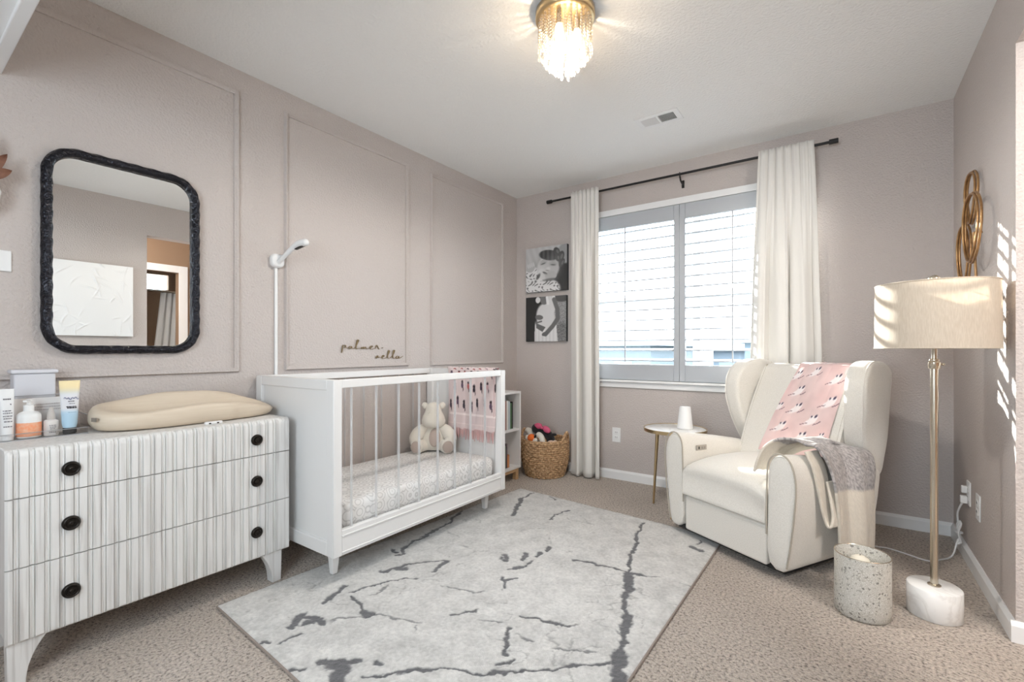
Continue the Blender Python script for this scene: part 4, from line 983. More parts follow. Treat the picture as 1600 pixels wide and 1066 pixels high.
# local frame: -y faces the viewer
hip('body', MB().lathe([(0.02, 0.004), (0.080, 0.010), (0.098, 0.045), (0.096, 0.085), (0.080, 0.130), (0.060, 0.165), (0.040, 0.185), (0.01, 0.19)], (0, 0.03, 0), 28, sy=0.85), M['plush'])
hd = hip('head', MB().lathe([(0.01, -0.002), (0.050, 0.0), (0.074, 0.018), (0.079, 0.045), (0.071, 0.075), (0.056, 0.105), (0.050, 0.130), (0.042, 0.150), (0.022, 0.164), (0.004, 0.167)], (0, -0.008, 0.160), 28, sy=0.85), M['plush'])
for s in (-1, 1):
    e = hip('ear', MB().ball((s*0.057, 0.0, 0.303), (0.021, 0.011, 0.024), rot=(0, s*0.5, 0)), M['plush'], hd)
    hip('nostril_seam', MB().ball((s*0.022, -0.062, 0.222), (0.004, 0.003, 0.004)), M['plushtan'], hd)
    hip('eye', MB().ball((s*0.026, -0.058, 0.262), 0.0055), M['plush'], hd)
    m = MB(); m.tube(catmull([(s*0.050, 0.01, 0.155), (s*0.092, -0.01, 0.128), (s*0.116, -0.035, 0.085), (s*0.100, -0.062, 0.052)], 6), [0.030 + 0.014*math.sin(PI*i/18) for i in range(19)], 16)
    m.ball((s*0.100, -0.062, 0.052), 0.030)
    hip('arm', m, M['plush'])
    m = MB(); m.tube(catmull([(s*0.050, 0.0, 0.042), (s*0.084, -0.050, 0.040), (s*0.100, -0.092, 0.042)], 6), [0.040 + 0.004*i/12 for i in range(13)], 18)
    lg = hip('leg', m, M['plush'])
    hip('foot_pad', MB().ball((s*0.104, -0.096, 0.043), (0.036, 0.010, 0.038), rot=(0, 0, s*0.28)), M['plushtan'], lg)
hip('belly_patch', MB().ball((0.012, -0.044, 0.095), (0.038, 0.016, 0.062), rot=(-0.28, 0, 0)), M['plushtan'])

# ------------------------------------------------------------------ pink fringed blanket over the far end of the crib
t = thing('fringed_blanket', 'pink fringed blanket printed with small figures, hung over the crib end', 'blanket', (-2.0, CYb - 0.02, CZ1))
xa, xb = -2.235, -1.826
prof = [(CYb - 0.052, 0.505), (CYb - 0.050, 0.60), (CYb - 0.052, 0.75), (CYb - 0.050, 0.88), (CYb - 0.046, CZ1 + 0.006), (CYb - 0.030, CZ1 + 0.012), (CYb - 0.012, CZ1 + 0.012), (CYb + 0.003, CZ1 + 0.005), (CYb + 0.006, 0.86), (CYb + 0.007, 0.72)]
pp = catmull([(0, y, z) for y, z in prof], 12); nb = len(pp)
def bl(u, v):
    f = v*(nb-1); i = min(int(f), nb-2); p = pp[i].lerp(pp[i+1], f - i)
    wv = 0.006*math.sin(u*9 + v*2) + 0.004*math.sin(u*23)
    inner = 1 if p.y < CYb - 0.02 else 0
    return (xa + (xb - xa)*u + 0.010*math.sin(v*7), p.y - (abs(wv)*0.8 if inner else -abs(wv)*0.2), p.z + (0.004*math.sin(u*31) if v < 0.02 else 0))
NB1, NB2 = 110, 170
m = MB().grid(bl, NB1, NB2); o = m.build('blanket', M['cloth'], t, fix=False, angle=180, solid=0.003)
U, V = np.meshgrid(np.linspace(0, 1, NB1), np.linspace(0, 1, NB2)); U, V = U.ravel(), V.ravel()
vz = np.array([v.co.z for v in o.data.vertices])
base = np.array(s8(222, 204, 203)); cc = np.tile(base, (len(U), 1))
rs = np.random.RandomState(21)
def stamp(cc, mask, col): return cc*(1 - mask[:, None]) + np.array(col)[None]*mask[:, None]
cc = stamp(cc, (np.abs(V - 0.115) < 0.006).astype(float)*(U > 0.03), s8(246, 232, 230)); cc = stamp(cc, (np.abs(U - 0.965) < 0.008).astype(float)*(V > 0.115), s8(208, 178, 176))
cc = stamp(cc, (np.abs(V - 0.055) < 0.004).astype(float), s8(238, 220, 218))
for gy in range(9):
    for gx in range(7):
        cu = 0.08 + 0.14*gx + rs.uniform(-0.02, 0.02) + (0.07 if gy % 2 else 0); cv = 0.16 + 0.085*gy + rs.uniform(-0.012, 0.012)
        dress = [s8(58, 40, 60), s8(196, 84, 80), s8(90, 70, 90), s8(200, 160, 165), s8(45, 38, 50)][rs.randint(5)]
        cc = stamp(cc, ell(U, V, cu, cv + 0.022, 0.022, 0.010), s8(50, 38, 46))
        cc = stamp(cc, ell(U, V, cu, cv + 0.004, 0.026, 0.014), dress)
        cc = stamp(cc, ell(U, V, cu + 0.018, cv - 0.014, 0.009, 0.012), s8(70, 50, 55))
colors(o, cc)
m = MB()
for k in range(40):
    x = xa + (xb - xa)*(k + 0.5)/40; dx = random.uniform(-0.004, 0.004)
    m.tube([(x, CYb - 0.054, 0.512), (x + dx, CYb - 0.056, 0.480), (x + dx*2, CYb - 0.055, 0.440 + random.uniform(-0.01, 0.012))], [0.0028, 0.0036, 0.0018], 6)
m.build('fringe', mat('fringe_pink', s8(212, 172, 170), 0.95), t)

# ------------------------------------------------------------------ bookcase between crib and corner
bx0, bx1, by0, by1, bz0, bz1 = -2.450, -2.120, 2.470, 3.103, 0.092, 0.706
t = thing('bookcase', 'low white two-shelf bookcase on pale wooden legs behind the crib', 'bookcase', (-2.285, 2.79, 0))
k = 0.016
MB().box((bx0, by0, bz0), (bx1, by0 + k, bz1)).build('side_panel', M['white'], t, bevel=0.0015)
MB().box((bx0, by1 - k, bz0), (bx1, by1, bz1)).build('side_panel', M['white'], t, bevel=0.0015)
MB().box((bx0, by0 + k, bz1 - k), (bx1, by1 - k, bz1)).build('top', M['white'], t, bevel=0.0015)
MB().box((bx0, by0 + k, bz0), (bx1, by1 - k, bz0 + k)).build('bottom', M['white'], t, bevel=0.0015)
MB().box((bx0 + 0.006, by0 + k, 0.392), (bx1 - 0.008, by1 - k, 0.392 + k)).build('shelf', M['white'], t, bevel=0.0015)
MB().box((bx0, by0 + k, bz0 + k), (bx0 + 0.006, by1 - k, bz1 - k)).build('back_panel', M['white'], t, smooth=False)
MB().box((bx1 - 0.030, by0 + 0.03, 0.066), (bx1 - 0.008, by1 - 0.03, bz0)).build('apron', M['pine'], t, bevel=0.002)
for y in (by0 + 0.02, by1 - 0.056):
    for x in (bx0 + 0.02, bx1 - 0.045): MB().box((x, y, 0.0), (x + 0.036, y + 0.036, bz0)).build('leg', M['pine'], t, bevel=0.003)
def book(y, w_, h, d, zb, col, label, lean=0.0, page=True):
    x1 = bx1 - 0.035
    t = thing('book', label, 'book', (x1 - d/2, y + w_/2, zb), 0, 'books in the bookcase')
    c = DARK('book_cover', col)
    m = MB().box((x1 - d, y, zb), (x1, y + 0.0022, zb + h)).box((x1 - d, y + w_ - 0.0022, zb), (x1, y + w_, zb + h)).box((x1 - 0.0022, y + 0.0022, zb), (x1, y + w_ - 0.0022, zb + h))
    m.build('cover', c, t, smooth=False)
    MB().box((x1 - d + 0.004, y + 0.0022, zb + 0.003), (x1 - 0.0022, y + w_ - 0.0022, zb + h - 0.004)).build('page_block', M['paper'], t, smooth=False)
    if lean: 
        t.rotation_euler = (lean, 0, 0)
    return t
zb = 0.393 + k
bk = [(2.870, 0.020, 0.212, 0.19, (0.42, 0.22, 0.18), 'rust-brown book standing on the upper shelf of the bookcase'),
      (2.893, 0.014, 0.225, 0.20, (0.055, 0.05, 0.09), 'navy book on the upper bookcase shelf'),
      (2.909, 0.022, 0.205, 0.19, (0.48, 0.26, 0.24), 'dusty pink book on the upper bookcase shelf'),
      (2.933, 0.020, 0.226, 0.20, (0.36, 0.20, 0.17), 'brown-red book on the upper bookcase shelf beside a white one'),
      (2.955, 0.020, 0.228, 0.21, (0.78, 0.77, 0.75), 'white book on the upper bookcase shelf'),
      (2.977, 0.024, 0.220, 0.21, (0.50, 0.56, 0.60), 'pale blue-grey book on the upper bookcase shelf'),
      (3.003, 0.018, 0.205, 0.20, (0.10, 0.20, 0.10), 'green book on the upper bookcase shelf'),
      (3.023, 0.016, 0.215, 0.21, (0.02, 0.02, 0.022), 'black book at the end of the row on the upper bookcase shelf')]
for a in bk: book(a[0], a[1], a[2], a[3], zb, a[4], a[5])
zb = bz0 + k + 0.001
for a in [(2.900, 0.022, 0.20, 0.19, (0.62, 0.54, 0.44), 'tan book on the lower bookcase shelf'),
          (2.924, 0.020, 0.175, 0.18, (0.20, 0.24, 0.16), 'olive book on the lower bookcase shelf'),
          (2.946, 0.016, 0.19, 0.18, (0.09, 0.07, 0.09), 'dark purple-grey book on the lower bookcase shelf'),
          (2.964, 0.026, 0.10, 0.16, (0.62, 0.28, 0.12), 'short orange-brown book at the end of the lower bookcase shelf')]: book(a[0], a[1], a[2], a[3], zb, a[4], a[5])

# ------------------------------------------------------------------ basket of toys
BX, BY = -2.030, 3.325
t = thing('toy_basket', 'round woven seagrass basket of toys in the corner beside the curtain', 'basket', (BX, BY, 0))
def brad(z): return 0.150 + 0.040*math.sin(min(1, z/0.20)*PI/2)
m = MB(); nrow, ncol = 17, 44
for r in range(nrow):
    z = 0.010 + r*0.0172; rings = []
    NS = ncol*6
    P = []
    R0 = brad(z)
    for j in range(NS):
        a = 2*PI*j/NS; d = 0.0055*math.sin(a*ncol/2 + (PI if r % 2 else 0))
        P.append((BX + (R0 + d)*math.cos(a), BY + (R0 + d)*math.sin(a), z + 0.0015*math.sin(a*ncol)))
    m.tube(P, 0.0098, 7, closed=True)
m.build('weave', M['wicker'], t, angle=180)
MB().lathe([(0.001, 0.004), (0.152, 0.004), (0.160, 0.06), (0.180, 0.2), (0.182, 0.292), (0.174, 0.292), (0.172, 0.2), (0.15, 0.07), (0.001, 0.012)], (BX, BY, 0), 40).build('lining', M['wicker'], t)
for a0 in (math.radians(8), math.radians(188)):
    for off in (0.0, 0.016):
        P = []
        for i in range(17):
            u = i/16; a = a0 + (u - 0.5)*0.85; R0 = 0.192
            P.append((BX + R0*math.cos(a) , BY + R0*math.sin(a), 0.285 + (0.082 - off)*math.sin(PI*u)))
        MB().tube(P, 0.009, 8).build('handle', M['wicker'], t)
MB().tube([(BX + 0.188*math.cos(2*PI*j/60), BY + 0.188*math.sin(2*PI*j/60), 0.297) for j in range(60)], 0.010, 8, closed=True).build('rim', M['wicker'], t)
def toy(name, label, loc): return thing(name, label, 'stuffed toy', loc, 0, 'stuffed toys in the basket')
cb = M['plush']; pk = mat('pink_ribbon', (0.62, 0.10, 0.20), 0.6); bk_ = mat('black_plush', (0.012, 0.010, 0.012), 0.95, sheen=0.3)
t = toy('plush_toy', 'black plush toy with a pink bow lying on top in the basket', (BX, BY - 0.02, 0.30))
MB().tube(catmull([(BX - 0.045, BY - 0.06, 0.385), (BX + 0.03, BY - 0.04, 0.360), (BX + 0.065, BY - 0.03, 0.320), (BX + 0.070, BY - 0.01, 0.27)], 6), 0.036, 14).ball((BX - 0.045, BY - 0.06, 0.385), 0.042).build('body', bk_, t, angle=180)
b_ = MB()
for s in (-1, 1): b_.ball((BX + 0.020 + s*0.040, BY - 0.075, 0.400 - s*0.010), (0.040, 0.020, 0.026), rot=(0, s*0.3 + 0.2, 0))
b_.ball((BX + 0.020, BY - 0.085, 0.401), 0.013).build('bow', pk, t, angle=180)
MB().ball((BX + 0.100, BY - 0.02, 0.345), (0.022, 0.02, 0.012)).build('paw', bk_, t)
t = toy('plush_fish', 'orange and white plush toy at the front of the basket', (BX - 0.04, BY - 0.12, 0.29))
MB().ball((BX - 0.045, BY - 0.135, 0.318), (0.036, 0.030, 0.034)).build('body', mat('orange_plush', (0.80, 0.17, 0.03), 0.9), t)
MB().ball((BX - 0.088, BY - 0.130, 0.315), (0.020, 0.022, 0.024)).ball((BX - 0.005, BY - 0.140, 0.300), (0.022, 0.022, 0.024)).build('white_band', cb, t)
MB().ball((BX - 0.012, BY - 0.135, 0.330), (0.010, 0.012, 0.020), rot=(0, 0.4, 0)).build('fin', bk_, t)
t = toy('plush_lamb', 'cream plush toy resting against the bookcase side of the basket', (BX - 0.10, BY - 0.04, 0.30))
MB().tube(catmull([(BX - 0.155, BY - 0.03, 0.355), (BX - 0.110, BY - 0.05, 0.345), (BX - 0.075, BY - 0.06, 0.300), (BX - 0.06, BY - 0.05, 0.25)], 6), [0.026 + 0.012*i/18 for i in range(19)], 14).build('body', cb, t, angle=180)
t = toy('plush_bunny', 'small white plush toy curled in the middle of the basket', (BX + 0.01, BY - 0.12, 0.29))
MB().tube(catmull([(BX + 0.008, BY - 0.105, 0.345), (BX + 0.035, BY - 0.115, 0.335), (BX + 0.050, BY - 0.120, 0.300), (BX + 0.045, BY - 0.11, 0.26)], 6), 0.023, 12).ball((BX + 0.008, BY - 0.105, 0.345), 0.024).build('body', cb, t, angle=180)
t = toy('plush_bear', 'beige plush toy tucked at the curtain side of the basket', (BX + 0.12, BY - 0.06, 0.29))
MB().ball((BX + 0.112, BY - 0.085, 0.288), (0.034, 0.028, 0.020)).ball((BX + 0.133, BY - 0.06, 0.290), 0.019).build('body', mat('beige_plush', (0.66, 0.50, 0.38), 0.95, sheen=0.3), t, angle=180)
# ================================================================== RUG
t0 = [(-2.054, 0.838), (-0.553, 0.742), (-0.533, 2.735), (-1.960, 2.855)]      # near-left, near-right, far-right, far-left
NR, NC = 470, 340
u = np.linspace(0, 1, NC)[None, :]; v = np.linspace(0, 1, NR)[:, None]
q = np.array(t0)
RXg = (1-u)*(1-v)*q[0,0] + u*(1-v)*q[1,0] + u*v*q[2,0] + (1-u)*v*q[3,0]
RYg = (1-u)*(1-v)*q[0,1] + u*(1-v)*q[1,1] + u*v*q[2,1] + (1-u)*v*q[3,1]
def vnoise(x, y, seed):
    rs = np.random.RandomState(seed); T = rs.rand(256, 256)
    xi, yi = np.floor(x).astype(int), np.floor(y).astype(int); fx, fy = x - xi, y - yi
    fx, fy = fx*fx*(3-2*fx), fy*fy*(3-2*fy)
    g = lambda a, b: T[a % 256, b % 256]
    return (g(xi, yi)*(1-fx) + g(xi+1, yi)*fx)*(1-fy) + (g(xi, yi+1)*(1-fx) + g(xi+1, yi+1)*fx)*fy
def fbm(x, y, f, seed, o=4):
    s, a, t_ = 0, 1.0, 0
    for k in range(o): s = s + a*vnoise(x*f + 31.7*k, y*f + 17.3*k, seed + k); t_ += a; a *= 0.55; f *= 2.03
    return s/t_
X, Y = RXg.ravel(), RYg.ravel()
wx = (fbm(X, Y, 22, 3) - 0.5)*0.045; wy = (fbm(X, Y, 22, 9) - 0.5)*0.045
Xw, Yw = X + wx, Y + wy
vein = np.zeros_like(X)
rough = fbm(X, Y, 45, 40, 3)
for pts, wd in RUG_VEINS:
    P = np.array(pts)
    lo, hi = P.min(0) - 0.09, P.max(0) + 0.09
    idx = np.where((Xw > lo[0]) & (Xw < hi[0]) & (Yw > lo[1]) & (Yw < hi[1]))[0]
    if len(idx) == 0: continue
    d = np.full(len(idx), 9.0)
    for a, b in zip(P[:-1], P[1:]):
        ab = b - a; tt = np.clip(((Xw[idx]-a[0])*ab[0] + (Yw[idx]-a[1])*ab[1])/(ab @ ab + 1e-9), 0, 1)
        d = np.minimum(d, np.hypot(Xw[idx] - a[0] - tt*ab[0], Yw[idx] - a[1] - tt*ab[1]))
    w_ = wd*0.62*(0.35 + 1.3*rough[idx]) + 0.0022
    m_ = 1 - smoothstep(w_*0.75, w_*1.25 + 0.001, d)
    if wd < 0.006: m_ = m_*0.75*(smoothstep(0.38, 0.58, fbm(X[idx], Y[idx], 14, 77, 2)))
    vein[idx] = np.maximum(vein[idx], m_)
# faint sunk creases between the "stones"
cre = np.abs(fbm(X + wx*1.5, Y + wy*1.5, 5.0, 60, 3) - 0.5)
crease = (1 - smoothstep(0.0, 0.012, cre))*smoothstep(0.45, 0.6, fbm(X, Y, 4, 90, 2))
pile = fbm(X, Y, 120, 5, 3); mott = fbm(X, Y, 16, 15, 4)
light, grey = np.array([0.66, 0.645, 0.62]), np.array([0.095, 0.093, 0.098])
shade_ = (0.90 + 0.40*(mott - 0.5) + 0.42*(pile - 0.5))
cc = light[None]*shade_[:, None]
cc = cc*(1 - 0.36*crease[:, None])
cc = cc*(1 - vein[:, None]) + (grey*1.0)[None]*vein[:, None]*(0.8 + 0.6*pile[:, None])
edge = np.minimum.reduce([np.broadcast_to(u, (NR, NC)), np.broadcast_to(1-u, (NR, NC)), np.broadcast_to(v, (NR, NC))*1.3, np.broadcast_to(1-v, (NR, NC))*1.3]).ravel()
Zg = 0.012 + 0.0022*(pile - 0.5)*2 + 0.002*(mott - 0.5) - 0.0035*vein - 0.0022*crease
Zg = np.where(edge < 0.0025, 0.001, np.where(edge < 0.006, Zg*0.85, Zg))
t = thing('area_rug', 'cream area rug with grey marble veining in the middle of the carpet', 'rug', (-1.28, 1.80, 0))
m = MB(); m.v = list(map(tuple, np.stack([X, Y, Zg], 1)))
I = (np.arange(NR-1)[:, None]*NC + np.arange(NC-1)[None, :]).ravel()
m.f = list(map(tuple, np.stack([I, I+1, I+NC+1, I+NC], 1))); m.mi = [0]*len(m.f)
o = m.build('pile', M['rug'], t, fix=False, angle=180); colors(o, np.clip(cc, 0.01, 1))
m = MB(); e = [Vector((*p, 0.0045)) for p in t0]
path = []
for k in range(4):
    a, b = e[k], e[(k+1) % 4]
    for i in range(24): path.append(a.lerp(b, i/24))
m.tube(path, 0.0045, 6, closed=True); m.build('bound_edge', mat('rug_binding', (0.30, 0.25, 0.22), 0.9), t)

# ================================================================== ARMCHAIR (local frame: x to the sitter's left, y towards the back)
CO, CR = (-0.503, 2.528, 0.0), math.radians(-29.26)
t = chair = thing('armchair', 'cream chenille wingback recliner armchair beside the window', 'armchair', CO, CR)
def ch(name, mb, mt=None, parent=None, **k):
    k.setdefault('angle', 60)
    return mb.build(name, mt or M['boucle'], parent or t, world=False, **k)
ch('swivel_base', MB().lathe([(0.27, 0.018), (0.275, 0.024), (0.275, 0.038), (0.25, 0.044)], (0, 0.34, 0), 48), M['darkbase'])
ch('underside', MB().box((-0.315, 0.03, 0.036), (0.315, 0.62, 0.060)), M['darkbase'], smooth=False)
def arm_profile(top):
    """outline seen from the front, right arm: inner face, rolled top, outer belly, tucked foot"""
    s = (top - 0.45)/(0.575 - 0.45)
    P = [(0.247, 0.046), (0.250, 0.20), (0.252, 0.38), (0.254, 0.45), (0.257, 0.45 + 0.060*s), (0.270, 0.45 + 0.098*s), (0.292, 0.45 + 0.119*s), (0.320, 0.45 + 0.125*s), (0.348, 0.45 + 0.114*s), (0.370, 0.45 + 0.085*s), (0.384, 0.45 + 0.035*s), (0.388, 0.43), (0.384, 0.36), (0.374, 0.26), (0.360, 0.16), (0.346, 0.08), (0.338, 0.046)]
    return P
def arm(s):
    rings = []
    for w_, top, ins in ((-0.006, 0.570, 0.016), (0.000, 0.573, 0.006), (0.010, 0.575, 0.0), (0.10, 0.566, 0), (0.22, 0.550, 0), (0.34, 0.530, 0), (0.46, 0.508, 0), (0.56, 0.488, 0), (0.63, 0.470, 0.0), (0.665, 0.455, 0.006), (0.680, 0.440, 0.03)):
        P = arm_profile(top); cx, cz = 0.318, 0.32; rg = []
        bk = max(0, (w_ - 0.40)/0.28)
        for a, z in P:
            d = math.hypot(a - cx, z - cz); f = 1 - ins/max(d, 0.05)
            x = cx + (a - cx)*f; zz = cz + (z - cz)*f
            if x > 0.33: x -= 0.010*bk*bk
            yy = w_ - (0.040*max(0, 0.25 - zz)/0.2*bk)      # foot of the back corner tucks in
            rg.append((s*x, yy, zz))
        rings.append(rg)
    o = ch('arm', MB().loft(rings), subsurf=1, angle=180)
    P = catmull([(s*a, -0.004, z) for a, z in arm_profile(0.575) if z > 0.075], 4)
    ch('piping', MB().tube(P, 0.0038, 8), M['piping'], o)
    return o
al = arm(-1); arm(1)
# control panel on the inner side of the far arm
pc = ch('control_panel', MB().obox((-0.2500, 0.135, 0.487), (0.007, 0.078, 0.030)), mat('greige_plastic', (0.38, 0.345, 0.30), 0.4), al, bevel=0.003)
ch('control_button', MB().obox((-0.2460, 0.113, 0.487), (0.002, 0.008, 0.014)), M['darkbase'], al)
for y in (0.137, 0.157): ch('control_button', MB().obox((-0.2460, y, 0.487), (0.002, 0.010, 0.012)), mat('button_grey', (0.30, 0.27, 0.24), 0.4), al)
# footrest panel and seat cushion
ch('footrest_panel', MB().box((-0.244, 0.004, 0.050), (0.244, 0.05, 0.236)), bevel=0.012, seg=4)
rings = []
for w_, z0, z1, ins in ((-0.006, 0.262, 0.372, 0.010), (-0.012, 0.250, 0.392, 0.002), (-0.006, 0.243, 0.412, 0.0), (0.02, 0.240, 0.430, 0), (0.07, 0.240, 0.444, 0), (0.15, 0.240, 0.455, 0), (0.25, 0.24, 0.462, 0), (0.36, 0.24, 0.462, 0), (0.46, 0.24, 0.458, 0), (0.52, 0.24, 0.45, 0)):
    rg = []
    for k in range(21):
        x = -0.247 + 0.494*k/20; e_ = abs(x)/0.247
        rg.append((x*(1 - ins), w_ - 0.004*(1 - e_**2), z1 - 0.030*e_**4 - 0.004*(e_ > 0.97)))
    for k in range(20, -1, -1):
        x = -0.247 + 0.494*k/20; rg.append((x*(1 - ins), w_, z0))
    rings.append(rg)
ch('seat_cushion', MB().loft(rings), angle=70)
# back cushion
def backpt(x, z):                                    # front face of the back
    v_ = (z - 0.42)/(0.955 - 0.42)
    y = 0.455 + 0.250*v_ - 0.020*math.sin(PI*min(1, max(0, v_)))
    return y - 0.022*(1 - (abs(x)/0.27)**2)
rings = []
zs = [0.40 + 0.53*k/12 for k in range(13)]
for z in zs: 
    rg = []
    for k in range(17): x = -0.272 + 0.544*k/16; rg.append((x, backpt(x, z), z))
    for k in range(16, -1, -1): x = -0.272 + 0.544*k/16; rg.append((x, backpt(0.27, z) + 0.145, z))
    rings.append(rg)
for k in range(1, 6):
    a = PI/2*k/5; dz = 0.026*math.sin(a); dy = 0.05*(1 - math.cos(a)); rg = []
    for i in range(17): x = -0.272 + 0.544*i/16; rg.append((x, backpt(x, 0.93) + 0.012*k/5 + dy, 0.93 + dz))
    for i in range(16, -1, -1): x = -0.272 + 0.544*i/16; rg.append((x, backpt(0.27, 0.93) + 0.145 - dy, 0.93 + dz))
    rings.append(rg)
ch('backrest', MB().loft(rings), angle=70)
ch('rear_panel', MB().loft([[(-0.33, 0.56, 0.055), (0.33, 0.56, 0.055), (0.33, 0.635, 0.055), (-0.33, 0.635, 0.055)], [(-0.345, 0.50, 0.44), (0.345, 0.50, 0.44), (0.345, 0.69, 0.44), (-0.345, 0.69, 0.44)]]), bevel=0.02, seg=3)
# wings
WP = [(0.665, 0.415), (0.600, 0.470), (0.545, 0.560), (0.508, 0.660), (0.490, 0.760), (0.492, 0.850), (0.520, 0.920), (0.575, 0.966), (0.650, 0.984), (0.730, 0.978), (0.780, 0.957), (0.802, 0.925), (0.800, 0.870), (0.785, 0.740), (0.765, 0.600), (0.725, 0.480), (0.700, 0.420)]
WPs = catmull([(0, y, z) for y, z in WP], 4, closed=True)
def wing(s):
    cy_, cz_ = 0.655, 0.73; rings = []
    for x, ins in ((0.262, 0.020), (0.266, 0.008), (0.276, 0.002), (0.290, 0.0), (0.330, 0.0), (0.350, 0.002), (0.360, 0.009), (0.364, 0.022), (0.366, 0.06)):
        rg = []
        for p in WPs:
            d = Vector((0, p.y - cy_, p.z - cz_)); L = d.length; f = max(0.1, 1 - ins/L)
            fl = 0.035*max(0.0, (0.66 - p.y)/0.17)*max(0, min(1, (p.z - 0.45)/0.3))        # the front edge flares outward
            rg.append((s*(x + fl), cy_ + d.y*f, cz_ + d.z*f))
        rings.append(rg)
    o = ch('wing', MB().loft(rings), angle=70)
    rg = rings[4]
    ch('piping', MB().tube([(p[0] + s*0.022, cy_ + (p[1]-cy_)*0.985, cz_ + (p[2]-cz_)*0.985) for p in rg], 0.003, 6, closed=True), M['boucle'], o)
    return o
wing(-1); wing(1)
# seam where wing meets back cushion, left side visible
for s in (-1, 1):
    P = [(s*0.258, backpt(0.258, z) + 0.004, z) for z in [0.44 + 0.51*k/14 for k in range(15)]]
    ch('back_seam', MB().tube(P, 0.004, 6), M['piping'])

# pink cloth over the back
def loc2w(p): return WORLD[chair.name] @ Vector(p)
t = thing('crane_cloth', 'pink muslin cloth printed with flying cranes over the armchair back', 'cloth', tuple(loc2w((0.06, 0.6, 0.70))), CR)
NP, NQ = 120, 190
rowsz = []
for k in range(100): rowsz.append(('f', 0.472 + (0.945 - 0.472)*k/99))
for k in range(1, 30): rowsz.append(('t', k/30))
for k in range(NQ - 129): rowsz.append(('b', 0.945 - 0.20*k/(NQ - 130)))
pts = []
for j, (kind, val) in enumerate(rowsz):
    for i in range(NP):
        uu = i/(NP-1)
        zl = val if kind == 'f' else 0.945
        v_ = (zl - 0.455)/(0.49)
        xl = -0.135 + 0.100*v_; xr = 0.222 + 0.012*v_
        x = xl + (xr - xl)*uu
        rip = 0.0018*math.sin(uu*13 + j*0.04) + 0.0012*math.sin(uu*29 - j*0.06)
        if kind == 'f': y, z = backpt(x, val) - 0.007 - abs(rip), val
        elif kind == 't':
            a = PI*val; y0_ = backpt(x, 0.945) - 0.007; y1_ = backpt(0.27, 0.93) + 0.152
            y = y0_ + (y1_ - y0_)*(1 - math.cos(a))/2; z = 0.945 + 0.021*math.sin(a)**0.6 + abs(rip)
        else: y, z = backpt(0.27, 0.93) + 0.152 + abs(rip), val
        p = loc2w((x, y, z)); pts.append(p)
m = MB(); m.v = [tuple(p) for p in pts]
for j in range(len(rowsz)-1):
    for i in range(NP-1): m.f.append((j*NP+i, j*NP+i+1, (j+1)*NP+i+1, (j+1)*NP+i))
m.mi = [0]*len(m.f)
o = m.build('cloth', M['cloth'], t, fix=False, angle=180)
U, V = np.meshgrid(np.linspace(0, 1, NP), np.linspace(0, len(rowsz)/100, len(rowsz))); U, V = U.ravel(), V.ravel()
VV = V*1.45                                           # roughly square units
pink = np.array(s8(222, 194, 192)); cc = np.tile(pink, (len(U), 1)); mo = fbm(U, VV, 4, 33, 3)
cc = cc*(1 + 0.30*(mo - 0.5))[:, None]; cc[:, 1:] *= (1 + 0.16*(fbm(U, VV, 3, 55, 2) - 0.5))[:, None]
for cx, cy_, sc in ((0.30, 0.16, 1), (0.60, 0.30, 1), (0.22, 0.42, 1), (0.88, 0.36, 0.6), (0.68, 0.58, 1), (0.36, 0.74, 1.0), (0.03, 0.74, 0.8), (0.86, 0.88, 1.05), (0.26, 1.02, 1), (0.82, 1.24, 1), (0.40, 1.35, 0.9), (0.08, 1.28, 0.9), (0.55, 1.62, 1), (0.15, 1.70, 1), (0.85, 1.75, 1), (0.4, 2.0, 1), (0.8, 2.15, 1), (0.2, 2.3, 1)):
    S = 0.12*sc; x = (U - cx)/S; y = (VV - cy_)/S
    wht = np.clip(ell(x, y, -0.10, -0.10, 0.62, 0.36, 0.35, 0.25) + ell(x, y, 0.25, 0.30, 0.34, 0.55, -0.45, 0.2) + ell(x, y, -0.15, 0.28, 0.22, 0.45, -0.3, 0.2) + 0.55*ell(x, y, -0.45, -0.35, 0.55, 0.30, 0.5, 0.4), 0, 1)
    cc = stamp(cc, wht*0.92, s8(240, 232, 232))
    cc = stamp(cc, np.clip(ell(x, y, 0.38, 0.66, 0.15, 0.26, -0.45, 0.3) + ell(x, y, -0.14, 0.56, 0.12, 0.17, -0.2, 0.3), 0, 1), s8(72, 60, 84))
    cc = stamp(cc, seg(x, y, [(-0.50, -0.32), (-0.95, -0.45), (-1.30, -0.62)], 0.055), s8(132, 98, 108))
    cc = stamp(cc, seg(x, y, [(0.38, -0.42), (0.80, -0.22), (1.08, 0.05)], 0.060), s8(112, 84, 98))
colors(o, np.clip(cc, 0, 1))

